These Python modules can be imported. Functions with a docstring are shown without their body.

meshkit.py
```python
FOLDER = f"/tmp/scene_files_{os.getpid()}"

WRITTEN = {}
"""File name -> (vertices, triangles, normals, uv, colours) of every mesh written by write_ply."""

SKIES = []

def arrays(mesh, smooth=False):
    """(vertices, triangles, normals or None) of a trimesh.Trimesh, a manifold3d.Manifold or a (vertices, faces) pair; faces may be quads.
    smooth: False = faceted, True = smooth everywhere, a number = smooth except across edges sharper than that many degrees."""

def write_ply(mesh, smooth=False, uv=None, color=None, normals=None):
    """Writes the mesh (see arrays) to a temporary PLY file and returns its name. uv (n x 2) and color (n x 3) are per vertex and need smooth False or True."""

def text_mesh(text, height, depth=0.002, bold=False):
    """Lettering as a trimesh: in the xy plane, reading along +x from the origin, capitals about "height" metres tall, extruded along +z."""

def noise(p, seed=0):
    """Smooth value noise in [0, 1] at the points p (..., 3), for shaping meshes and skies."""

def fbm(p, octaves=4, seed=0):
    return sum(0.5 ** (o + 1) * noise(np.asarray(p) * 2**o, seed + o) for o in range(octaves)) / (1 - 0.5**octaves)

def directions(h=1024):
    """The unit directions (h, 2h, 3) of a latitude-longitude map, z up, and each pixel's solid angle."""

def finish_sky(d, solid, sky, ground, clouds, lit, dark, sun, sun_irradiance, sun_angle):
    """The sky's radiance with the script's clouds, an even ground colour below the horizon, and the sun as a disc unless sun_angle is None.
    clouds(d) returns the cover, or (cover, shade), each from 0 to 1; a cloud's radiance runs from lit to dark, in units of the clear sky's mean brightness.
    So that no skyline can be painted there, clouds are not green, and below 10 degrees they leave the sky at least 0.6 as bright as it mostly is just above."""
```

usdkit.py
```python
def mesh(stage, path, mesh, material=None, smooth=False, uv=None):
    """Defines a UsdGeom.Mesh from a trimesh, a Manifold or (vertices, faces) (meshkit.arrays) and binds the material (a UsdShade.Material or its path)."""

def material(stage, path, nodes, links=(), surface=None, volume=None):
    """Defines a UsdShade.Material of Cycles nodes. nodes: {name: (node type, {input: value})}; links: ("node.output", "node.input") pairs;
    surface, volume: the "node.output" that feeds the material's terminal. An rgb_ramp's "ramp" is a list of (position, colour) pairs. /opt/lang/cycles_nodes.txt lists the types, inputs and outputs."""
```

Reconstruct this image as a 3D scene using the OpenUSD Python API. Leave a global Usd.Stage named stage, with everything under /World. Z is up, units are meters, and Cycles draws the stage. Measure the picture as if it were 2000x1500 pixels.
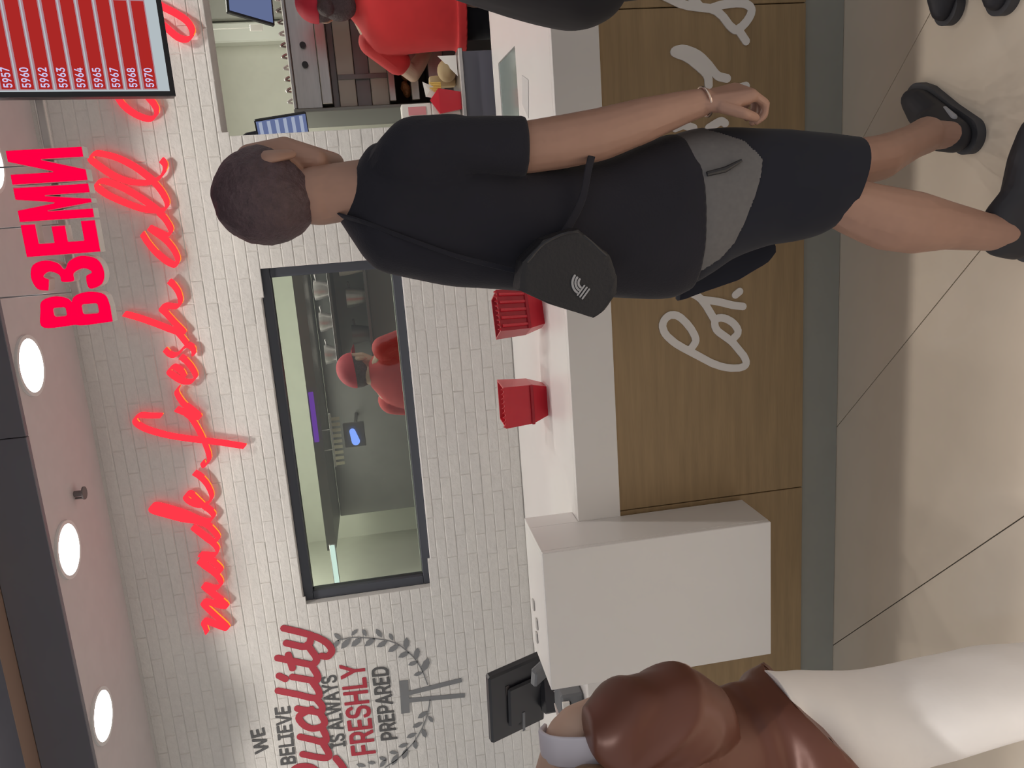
import math, random
import numpy as np, trimesh, usdkit, meshkit
import manifold3d as m3
from shapely.geometry import Polygon, LineString, MultiPoint, box as sbox
from shapely.ops import unary_union
from shapely import affinity
from pxr import Usd, UsdGeom, UsdLux, UsdShade, Gf, Sdf

stage = Usd.Stage.CreateInMemory()
UsdGeom.SetStageUpAxis(stage, 'Z'); UsdGeom.SetStageMetersPerUnit(stage, 1.0)
UsdGeom.Xform.Define(stage, '/World'); UsdGeom.Scope.Define(stage, '/World/Looks')
random.seed(5); RNG = np.random.default_rng(5)

# ------------------------------------------------------------------ camera (a phone held on its side: world up points left in the picture)
CAM_H = 1.51
yaw, pitch, roll, FPX = math.radians(-12.53370), math.radians(8.57362), math.radians(6.06334), 1556.33103
_f = np.array([math.sin(yaw)*math.cos(pitch), math.cos(yaw)*math.cos(pitch), -math.sin(pitch)])
_r0 = np.array([math.cos(yaw), -math.sin(yaw), 0.]); _d0 = np.cross(_f, _r0)
_r = _r0*math.cos(roll)+_d0*math.sin(roll); _d = -_r0*math.sin(roll)+_d0*math.cos(roll)
cam = UsdGeom.Camera.Define(stage, '/World/camera')
cam.CreateHorizontalApertureAttr(36.0); cam.CreateFocalLengthAttr(FPX*36/2000.); cam.CreateClippingRangeAttr((0.05, 200.))
cam.CreateFStopAttr(0.0); cam.CreateExposureAttr(0.0)
cam.AddTransformOp().Set(Gf.Matrix4d(*[float(v) for v in (*_d,0, *_r,0, *(-_f),0, 0,0,CAM_H,1)]))

# ------------------------------------------------------------------ light
dome = UsdLux.DomeLight.Define(stage, '/World/hall_light'); dome.CreateIntensityAttr(0.15); dome.CreateColorAttr(Gf.Vec3f(.98, .98, 1.0))
def spot(name, pos, power, angle, soft, radius, color, tilt=0.):
    l = UsdLux.SphereLight.Define(stage, '/World/'+name); l.CreateRadiusAttr(radius); l.CreateIntensityAttr(power); l.CreateNormalizeAttr(True)
    l.CreateColorAttr(Gf.Vec3f(*color)); s = UsdLux.ShapingAPI.Apply(l.GetPrim()); s.CreateShapingConeAngleAttr(angle); s.CreateShapingConeSoftnessAttr(soft)
    l.AddTranslateOp().Set(Gf.Vec3d(*pos)); l.AddRotateXOp().Set(tilt)
def rect(name, pos, size, power, color):
    l = UsdLux.RectLight.Define(stage, '/World/'+name); l.CreateWidthAttr(size[0]); l.CreateHeightAttr(size[1]); l.CreateIntensityAttr(power)
    l.CreateColorAttr(Gf.Vec3f(*color)); l.AddTranslateOp().Set(Gf.Vec3d(*pos))
LAMP_X = [-3.29, -2.575, -1.86, -1.145, -0.43, .285, 1.0, 1.715]; LAMP_Y = 3.085; SOFFIT = 2.79
for k, x in enumerate(LAMP_X):
    spot('soffit_beam_%d' % k, (x, LAMP_Y, SOFFIT-.035), 4.8, 60., .55, .05, (1.0, .94, .88))
for k, (x, y) in enumerate([(-1.9, .15), (-.6, .15), (.7, .15)]):
    spot('unseen_hall_beam_%d' % k, (x, y, 2.95), 85.0, 31., .9, .05, (1.0, .96, .92))  # unseen hall lamps, placed to light the near floor and white trousers
rect('unseen_kitchen_panel_light_1', (-1.2, 5.2, 2.72), (2.4, .5), 9.0, (1.0, 1.0, .90))  # unseen kitchen ceiling lamps, placed to light the pale back wall
rect('unseen_kitchen_panel_light_2', (1.2, 5.0, 2.72), (1.2, .5), 9.0, (1.0, 1.0, .90))

rect('added_hood_fill', (-1.0, 5.55, 1.985), (1.9, .12), 8.0, (1.0, .97, .9))  # fill added under the canopy to brighten the dark splashback

# ------------------------------------------------------------------ materials
MATS = {}
def lin(c):
    return tuple(((v/255.)/12.92 if v <= 10 else ((v/255.+.055)/1.055)**2.4) for v in c)
def mat(name, col, rough=.5, metal=0., spec=.5, noise=0., scale=12., bump=0., bscale=60., coat=0., sheen=0., stretch=(1,1,1), trans=0.):
    if name in MATS: return MATS[name]
    n = {'p': ('principled_bsdf', {'base_color': col, 'roughness': rough, 'metallic': metal, 'specular_ior_level': spec, 'coat_weight': coat, 'sheen_weight': sheen, 'transmission_weight': trans})}
    L = []
    if noise or bump:
        n['t'] = ('texture_coordinate', {}); n['m'] = ('mapping', {'scale': stretch}); L += [('t.object', 'm.vector')]
    if noise:
        lo, hi = tuple(c*(1-noise) for c in col), tuple(min(1., c*(1+noise)) for c in col)
        n['n'] = ('noise_texture', {'scale': scale, 'detail': 5.0, 'roughness': .6}); n['r'] = ('rgb_ramp', {'ramp': [(.25, lo), (.75, hi)]})
        L += [('m.vector', 'n.vector'), ('n.fac', 'r.fac'), ('r.color', 'p.base_color')]
    if bump:
        n['bn'] = ('noise_texture', {'scale': bscale, 'detail': 4.0}); n['b'] = ('bump', {'strength': bump, 'distance': .01})
        L += [('m.vector', 'bn.vector'), ('bn.fac', 'b.height'), ('b.normal', 'p.normal')]
    MATS[name] = usdkit.material(stage, '/World/Looks/'+name, n, L, surface='p.BSDF')
    return MATS[name]
def glow(name, col, strength):
    MATS[name] = usdkit.material(stage, '/World/Looks/'+name, {'e': ('emission', {'color': col, 'strength': strength})}, [], surface='e.emission')
    return MATS[name]

brickM = [mat('painted_brick_%d' % k, c, .62, noise=.05, scale=30, bump=.35, bscale=45) for k, c in enumerate([(.68,.66,.625), (.67,.65,.615), (.69,.67,.63)])]
plasterM = mat('white_mortar', (.66,.64,.605), .75, noise=.05, bump=.2, bscale=80)
soffitM = mat('soffit_paint', (.62,.57,.57), .6, noise=.03)
fasciaM = mat('grey_fascia', (.17,.165,.19), .42, noise=.04, scale=3)
upperM = mat('dark_ceiling', (.13,.135,.17), .5, noise=.05)
brownM = mat('brown_strip', (.33,.22,.17), .5)
tileM = [mat('beige_tile_%d' % k, c, .12, spec=.75, noise=.05, scale=2.5) for k, c in enumerate([(.80,.69,.56), (.785,.68,.555), (.81,.705,.575)])]
groutM = mat('grout', (.10,.09,.08), .8)
whiteM = mat('white_solid_surface', (.84,.815,.79), .32, noise=.012, scale=5)
woodM = mat('oak_panel', (.33,.225,.115), .5, noise=.16, scale=9, stretch=(.35,1,5), bump=.08, bscale=30)
kickM = mat('kick_plate_grey', (.30,.30,.265), .45, noise=.04)
letterWhiteM = mat('white_letter', (.80,.77,.74), .5)
frameM = mat('window_frame_grey', (.065,.07,.085), .4)
redPlasticM = mat('red_plastic', (.62,.018,.035), .3, spec=.5)
redDarkM = mat('dark_red_plastic', (.42,.012,.025), .4)
blackM = mat('black_plastic', (.022,.022,.026), .38)
greyPlasticM = mat('grey_plastic', (.16,.165,.175), .45)
paperM = mat('paper', (.82,.79,.74), .8)
pinkM = mat('pink_print', (.72,.28,.30), .7)
steelM = mat('brushed_steel', (.50,.47,.46), .33, metal=.85, noise=.08, scale=6, stretch=(1,1,12))
steelDarkM = mat('dark_steel', (.19,.175,.175), .4, metal=.6, noise=.06)
darkInM = mat('dark_interior', (.05,.04,.038), .6)
kitWallM = mat('kitchen_wall', (.64,.635,.55), .55, noise=.03)
kitGreyM = mat('kitchen_grey', (.27,.265,.25), .45, metal=.1, noise=.1, scale=4)
panelGreyM = mat('grey_door', (.33,.325,.29), .5)
chickenM = mat('fried_chicken', (.24,.095,.03), .6, noise=.4, scale=40, bump=.8, bscale=70)
bunM = mat('brown_paper', (.44,.32,.17), .7)
fryM = mat('fries_yellow', (.78,.50,.12), .6)
skinM = mat('skin_tan', (.40,.23,.17), .5, noise=.06, scale=20)
skinPaleM = mat('skin_light', (.60,.40,.30), .5, noise=.04, scale=20)
hairM = mat('hair_dark', (.085,.05,.056), .55, noise=.3, scale=60, bump=.5, bscale=120)
hairBrownM = mat('hair_brown', (.26,.16,.085), .5, noise=.3, scale=30, stretch=(6,6,.7), bump=.3)
teeM = mat('black_tee', (.011,.0105,.0185), .9, sheen=.06, noise=.1, bump=.1, bscale=200)
shortsM = mat('navy_shorts', (.0065,.0085,.019), .9, sheen=.05, noise=.1)
greyClothM = mat('grey_jersey', (.145,.14,.142), .9, noise=.08, scale=80)
bagM = mat('black_nylon', (.014,.0135,.017), .6, noise=.1, bump=.15, bscale=150)
shoeM = mat('black_shoe', (.026,.025,.031), .6, noise=.1)
soleM = mat('shoe_sole', (.06,.06,.068), .6)
redClothM = mat('red_shirt', (.66,.028,.032), .8, sheen=.1, noise=.06)
redCapM = mat('red_cap', (.62,.02,.05), .7)
darkClothM = mat('dark_cloth', (.013,.0125,.018), .9, sheen=.05, noise=.1)
satinM = mat('brown_satin', (.13,.047,.03), .42, metal=.2, spec=.5, noise=.08, scale=6)
trouserM = mat('white_trousers', (.80,.77,.755), .7, noise=.02, bump=.06, bscale=25)
strapWhiteM = mat('lavender_strap', (.70,.66,.72), .6)
eyeM = mat('eye_white', (.75,.73,.7), .3)
logoM = mat('grey_print', (.38,.38,.40), .7)
decalRedM = mat('decal_red', (.42,.035,.055), .6)
decalGreyM = mat('decal_grey', (.20,.205,.21), .6)
decalDarkM = mat('decal_dark_grey', (.095,.095,.095), .6)
signFaceM = glow('sign_red_face', (1.0, .0, .055), 1.0)
signSideM = mat('sign_side', (.80,.74,.70), .4)
lampM = glow('lamp_lens', (1.0, .985, .96), 5.0)
rimM = mat('lamp_rim', (.75,.74,.73), .4)
scrGreyM = glow('screen_grey', (.47,.53,.56), .95)
scrRedM = glow('screen_red', (.42,.022,.02), .95)
scrPinkM = glow('screen_row_edge', (.42,.24,.28), .95)
scrTextM = glow('screen_number', (.60,.56,.85), 1.0)
monBlueM = glow('monitor_blue', (.15,.19,.36), .8)
monWhiteM = glow('monitor_white', (.40,.45,.58), .85)
blueGlowM = glow('blue_light', (.22,.36,1.0), 1.6)
purpleM = glow('purple_strip', (.22,.05,.55), .8)
paleGlowM = glow('pale_light', (.8,1.0,.93), 1.2)
yellowGlowM = glow('yellow_light', (1.0,.8,.35), 1.3)
# neon: red silicone strip, orange glow put on downward faces in place of overexposed streaks
MATS['neon'] = usdkit.material(stage, '/World/Looks/neon_strip', {
    'g': ('geometry', {}), 's': ('separate_xyz', {}), 'c': ('math', {'math_type': 'less_than', 'value2': -.8}),
    'a': ('emission', {'color': (1.0, .035, .055), 'strength': 1.25}), 'b': ('emission', {'color': (1.0, .30, .02), 'strength': 1.3}), 'x': ('mix_closure', {})},
    [('g.normal', 's.vector'), ('s.z', 'c.value1'), ('c.value', 'x.fac'), ('a.emission', 'x.closure1'), ('b.emission', 'x.closure2')], surface='x.closure')
MATS['pane'] = usdkit.material(stage, '/World/Looks/window_glass', {
    'f': ('fresnel', {'ior': 1.5}), 't': ('transparent_bsdf', {'color': (.80, .83, .80)}), 'g': ('glossy_bsdf', {'color': (1, 1, 1), 'roughness': .03}), 'x': ('mix_closure', {})},
    [('f.fac', 'x.fac'), ('t.BSDF', 'x.closure1'), ('g.BSDF', 'x.closure2')], surface='x.closure')

# ------------------------------------------------------------------ object helpers
USED, LOC = {}, {}
def numbered(parent, name):
    key = parent+'/'+name; k = USED.get(key, 0); USED[key] = k+1
    return key if k == 0 else '%s_%03d' % (key, k)
def data(prim, label=None, cat=None, group=None, kind=None):
    for k, v in (('label', label), ('category', cat), ('group', group), ('kind', kind)):
        if v: prim.SetCustomDataByKey(k, v)
def thing(name, label=None, cat=None, loc=(0,0,0), group=None, kind=None):
    p = numbered('/World', name); x = UsdGeom.Xform.Define(stage, p); x.AddTranslateOp().Set(Gf.Vec3d(*map(float, loc)))
    data(x.GetPrim(), label, cat, group, kind); LOC[p] = np.array(loc, float); return p
def part(parent, name, mesh, m, label=None, kind=None, smooth=35):
    """mesh is in world coordinates; it becomes one Mesh under parent (a thing, or a part of a thing)"""
    p = numbered(parent, name); o = LOC[parent]; v, f = tv(mesh)
    g = usdkit.mesh(stage, p, trimesh.Trimesh(v-o, f, process=False), m, smooth=smooth); data(g.GetPrim(), label, None, None, kind); LOC[p] = o; return p
def solo(name, mesh, m, label=None, cat=None, group=None, kind=None, smooth=35):
    p = numbered('/World', name); v, f = tv(mesh); lo, hi = v.min(0), v.max(0); c = np.array([(lo[0]+hi[0])/2, (lo[1]+hi[1])/2, lo[2]])
    g = usdkit.mesh(stage, p, trimesh.Trimesh(v-c, f, process=False), m, smooth=smooth); g.AddTranslateOp().Set(Gf.Vec3d(*map(float, c)))
    data(g.GetPrim(), label, cat, group, kind); LOC[p] = c; return p
# ------------------------------------------------------------------ shape helpers
def tv(m):
    if hasattr(m, 'to_mesh'):
        q = m.to_mesh(); return np.array(q.vert_properties[:, :3], float), np.array(q.tri_verts)
    if isinstance(m, tuple): return np.asarray(m[0], float), np.asarray(m[1])
    return np.array(m.vertices, float), np.array(m.faces)
def join(ms):
    V, F, n = [], [], 0
    for m in ms:
        v, f = tv(m); V.append(v); F.append(f+n); n += len(v)
    return (np.vstack(V), np.vstack(F))
def hullpts(p): return m3.Manifold.hull_points(np.asarray(p, np.float64))
def cbox(x0, x1, y0, y1, z0, z1, c=.003):
    c = min(c, abs(x1-x0)*.45, abs(y1-y0)*.45, abs(z1-z0)*.45); P = []
    for a, sx in ((x0, 1), (x1, -1)):
        for b, sy in ((y0, 1), (y1, -1)):
            for d, sz in ((z0, 1), (z1, -1)):
                P += [(a+sx*c, b+sy*c, d), (a+sx*c, b, d+sz*c), (a, b+sy*c, d+sz*c)]
    return hullpts(P)
def prism(poly, y0, y1):
    """shapely polygon in (x, z) extruded between y0 and y1 (facing the viewer at y0)"""
    out = []
    for g in getattr(poly, 'geoms', [poly]):
        if g.is_empty or g.area < 1e-7: continue
        m = trimesh.creation.extrude_polygon(g, abs(y1-y0), engine='earcut'); v = np.array(m.vertices)
        out.append((np.c_[v[:, 0], max(y0, y1)-v[:, 2], v[:, 1]], np.array(m.faces)))   # (x, z, depth) -> (x, -depth, z): keeps handedness
    return join(out)
def slab(poly, z0, z1):
    out = []
    for g in getattr(poly, 'geoms', [poly]):
        m = trimesh.creation.extrude_polygon(g, z1-z0, engine='earcut'); m.apply_translation((0, 0, z0)); out.append(m)
    return join(out)
def curve(p, n=8):
    p = np.asarray(p, float)
    if len(p) < 3: return p
    q = np.vstack([2*p[0]-p[1], p, 2*p[-1]-p[-2]]); out = []
    for i in range(1, len(q)-2):
        for t in np.linspace(0, 1, n, endpoint=False):
            a, b, c, d = q[i-1:i+3]; out.append(.5*((2*b)+(c-a)*t+(2*a-5*b+4*c-d)*t*t+(3*b-3*c+d-a)*t**3))
    return np.array(out+[p[-1]])
def tube(path, r, sides=10):
    p = np.asarray(path, float); r = np.broadcast_to(r, (len(p),)); t = np.gradient(p, axis=0); t /= np.linalg.norm(t, axis=1, keepdims=True)+1e-12
    a = np.cross(t, np.where(np.abs(t[:, 2:]) < .9, [0, 0, 1.], [1., 0, 0])); a /= np.linalg.norm(a, axis=1, keepdims=True)+1e-12; b = np.cross(t, a)
    th = np.arange(sides)*2*np.pi/sides
    R = [p[i]+r[i]*(np.cos(th)[:, None]*a[i]+np.sin(th)[:, None]*b[i]) for i in range(len(p))]
    return skin_rings(R)
def skin_rings(R):
    n = len(R[0]); V = np.vstack(R+[R[0].mean(0)[None], R[-1].mean(0)[None]]); F = []; k = len(R)
    for i in range(k-1):
        for j in range(n):
            a, b, c, d = i*n+j, i*n+(j+1) % n, (i+1)*n+(j+1) % n, (i+1)*n+j; F += [(a, b, c), (a, c, d)]
    for j in range(n):
        F += [(k*n, (j+1) % n, j), (k*n+1, (k-1)*n+j, (k-1)*n+(j+1) % n)]
    m = trimesh.Trimesh(V, np.array(F), process=False)
    if m.volume < 0: m.invert()
    return m
def ringpts(c, ax, b, n=40, e=2.3, bdir=(0, 1, 0)):
    th = np.arange(n)*2*np.pi/n; cs, sn = np.cos(th), np.sin(th); k = 2./e
    return np.asarray(c)+np.outer(np.sign(cs)*np.abs(cs)**k, ax)+np.outer(np.sign(sn)*np.abs(sn)**k, np.asarray(bdir)*b)
def loft(rows, n=40, e=2.3, dense=5, wob=0., seed=0, bdir=(0, 1, 0)):
    """rows of (left point, right point, half depth): a closed skin through smoothed ellipses"""
    A = np.array([np.r_[r[0], r[1], r[2]] for r in rows]); A = curve(A, dense); R = []
    for a in A:
        L, Q, b = a[:3], a[3:6], a[6]; R.append(ringpts((L+Q)/2, (Q-L)/2, b, n, e, bdir))
    R = np.array(R)
    if wob:
        d = meshkit.fbm(R*np.array([9, 9, 5.]), 3, seed)-.5; c = R.mean(1, keepdims=True); u = R-c; u /= np.linalg.norm(u, axis=2, keepdims=True)+1e-9
        R = R+u*d[..., None]*wob
    return skin_rings(list(R))
def sphere(c, r, n=20): return m3.Manifold.sphere(r, n).translate([float(v) for v in c])
def bone(a, ra, b, rb, n=20): return m3.Manifold.batch_hull([sphere(a, ra, n), sphere(b, rb, n)])
def union(ms): return m3.Manifold.batch_boolean(list(ms), m3.OpType.Add)
def ellip(c, rad, n=32): return m3.Manifold.sphere(1., n).scale([float(v) for v in rad]).translate([float(v) for v in c])
def M(mesh):
    v, f = tv(mesh); t = trimesh.Trimesh(v, f, process=True)
    return m3.Manifold(m3.Mesh(np.asarray(t.vertices, np.float32), np.asarray(t.faces, np.uint32)))
def soften(man, edge=.012, it=12):
    v, f = tv(man.refine_to_length(edge)); t = trimesh.Trimesh(v, f, process=True); trimesh.smoothing.filter_taubin(t, lamb=.5, nu=.53, iterations=it); return t
def textpoly(text, bold=False):
    """outline of a line of lettering as a shapely shape, capitals 1 tall, starting at x = 0"""
    m = meshkit.text_mesh(text, 1.0, .1, bold); v, f = tv(m); top = np.abs(v[:, 2]-.1) < 1e-4
    tri = [Polygon(v[t][:, :2]) for t in f if top[t].all()]; g = unary_union([t.buffer(.004) for t in tri if t.area > 1e-9]); x0, y0, x1, y1 = g.bounds
    return affinity.translate(g, -x0, -y0), x1-x0, y1-y0
def fit_text(text, a, b, top, bold=True):
    """lettering on a wall: from baseline start a to baseline end b, capitals up to the point top above a; all in (x, z)"""
    g, w, h = textpoly(text, bold); a, b, top = map(np.array, (a, b, top)); ex = (b-a)/w; ez = (top-a)/h
    return affinity.affine_transform(g, [ex[0], ez[0], ex[1], ez[1], a[0], a[1]])

# ------------------------------------------------------------------ people helpers
def frame_of(face):
    f = np.array([face[0], face[1], 0.]); f /= np.linalg.norm(f); r = np.array([f[1], -f[0], 0.]); return r, f
def put(mesh, origin, face, s=1., lean=None):
    """local (x right, y forward, z up) to the world"""
    r, f = frame_of(face); v, q = tv(mesh); v = v*s; return (np.outer(v[:, 0], r)+np.outer(v[:, 1], f)+np.outer(v[:, 2], [0, 0, 1.])+np.asarray(origin), q)
def head_parts():
    b = [ellip((0, -.012, .035), (.074, .095, .088), 40), m3.Manifold.batch_hull([sphere((0, .072, -.092), .02), sphere((.045, .02, -.066), .02), sphere((-.045, .02, -.066), .02), sphere((.048, .055, -.005), .024), sphere((-.048, .055, -.005), .024), sphere((.028, .058, .06), .03), sphere((-.028, .058, .06), .03)]),
         bone((0, .082, .018), .009, (0, .104, -.022), .011), bone((-.014, .088, -.028), .009, (.014, .088, -.028), .009), bone((-.02, .079, -.055), .008, (.02, .079, -.055), .008), bone((-.038, .072, .03), .011, (.038, .072, .03), .011),
         m3.Manifold.batch_hull([sphere((0, -.03, -.16), .052), sphere((0, -.028, -.04), .05), sphere((0, .0, -.15), .045)])]
    for s in (-1, 1):
        b.append(m3.Manifold.batch_hull([ellip((s*.078, -.012, .022), (.008, .02, .016), 16), ellip((s*.074, 0., -.018), (.007, .012, .012), 16), ellip((s*.082, -.018, .01), (.007, .014, .02), 16)]))
    sk = soften(union(b), .007, 8)
    eyes = [sphere((s*.029, .076, .008), .0115, 16) for s in (-1, 1)]
    return sk, eyes
def hair_shell(keep=.018, cz=.038, grow=1.0):
    h = ellip((0, -.016, cz), (.083*grow, .104*grow, .098*grow), 48); n = np.array([0, -.75, .66]); n /= np.linalg.norm(n)
    h = h.trim_by_plane([float(v) for v in n], keep); t = soften(h, .009, 3); d = meshkit.fbm(np.array(t.vertices)*55, 3)-.5
    t.vertices = np.array(t.vertices)+np.array(t.vertex_normals)*d[:, None]*.007; return t
def hand_parts(wrist, d, n, curl=.9, side=1, s=1.):
    """a hand of palm, four fingers and thumb: d along the fingers, n out of the back of the hand, curl in radians per knuckle"""
    d = np.asarray(d, float); d /= np.linalg.norm(d); n = np.asarray(n, float); n -= d*(n@d); n /= np.linalg.norm(n); w = np.cross(d, n)*side; W0 = np.asarray(wrist, float)
    P = lambda a, b, c: W0+s*(a*d+b*w+c*n)
    ms = [m3.Manifold.batch_hull([sphere(P(.0, .014, 0), .017*s, 14), sphere(P(.0, -.014, 0), .017*s, 14), sphere(P(.082, .032, 0), .013*s, 14), sphere(P(.08, -.032, 0), .012*s, 14), sphere(P(.035, .028, -.006), .016*s, 14)])]
    for k, (off, ln) in enumerate([(.031, .072), (.0105, .082), (-.0105, .076), (-.031, .060)]):
        p = P(.086, off, 0); dirv = d.copy(); a = 0.
        for seg, fr in enumerate((.45, .31, .24)):
            a += curl*(.75 if seg == 0 else 1.); dv = d*math.cos(a)-n*math.sin(a); q = p+dv*ln*fr*s; ms.append(bone(p, (.0092-.0008*seg)*s, q, (.0086-.0010*seg)*s, 12)); p = q
    p = P(.02, .032, -.006); q = P(.055, .055, -.022); r_ = P(.082, .046, -.038); ms += [bone(p, .013*s, q, .0105*s, 12), bone(q, .0105*s, r_, .0085*s, 12)]
    return ms
def arm_bones(sh, el, wr, fdir, nrm, curl, side, s=1.):
    return [bone(sh, .05*s, el, .039*s), bone(el, .040*s, np.asarray(el)*.7+np.asarray(wr)*.3, .040*s), bone(np.asarray(el)*.7+np.asarray(wr)*.3, .040*s, wr, .026*s)]+hand_parts(wr, fdir, nrm, curl, side, s)
def shoe_mesh(toe_len=.28):
    up = union([m3.Manifold.batch_hull([sphere((0, -.055, .05), .04), sphere((0, .03, .05), .042), sphere((0, -.05, .085), .036), sphere((0, .0, .085), .036)]), m3.Manifold.batch_hull([sphere((0, .03, .045), .042), sphere((.005, .13, .034), .036), sphere((0, .17, .03), .028), sphere((-.02, .12, .03), .03)])])
    up = up.trim_by_plane([0., 0, 1.], .012); 
    sole = slab(unary_union([LineString([(0, -.058), (0, .03), (.006, .13), (0, .165)]).buffer(.045), Polygon([(-.045, .03), (-.05, .12), (.045, .14), (.045, .03)])]).buffer(-.001), 0., .024)
    return soften(up, .012, 5), sole
def shoe(parent, heel, face, s=1., logo=False, tilt=0.):
    u, so = shoe_mesh(); o = np.array(heel, float)+frame_of(face)[1]*.1*s
    def P(m): 
        v, f = tv(m)
        if tilt:
            c, sn = math.cos(tilt), math.sin(tilt); y, z = v[:, 1]-.16, v[:, 2]; v = np.c_[v[:, 0], .16+y*c+z*sn, -y*sn+z*c]
        return put((v, f), o, face, s)
    a = part(parent, 'shoe', P(u), shoeM); part(a, 'sole', P(so), soleM)
    if logo: part(a, 'side_mark', P(soften(m3.Manifold.batch_hull([sphere((.040, -.035, .055), .008, 10), sphere((.040, .02, .045), .005, 10)]), .006, 2)), logoM)
    return a
HEAD = head_parts(); HAIR = hair_shell()
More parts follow.
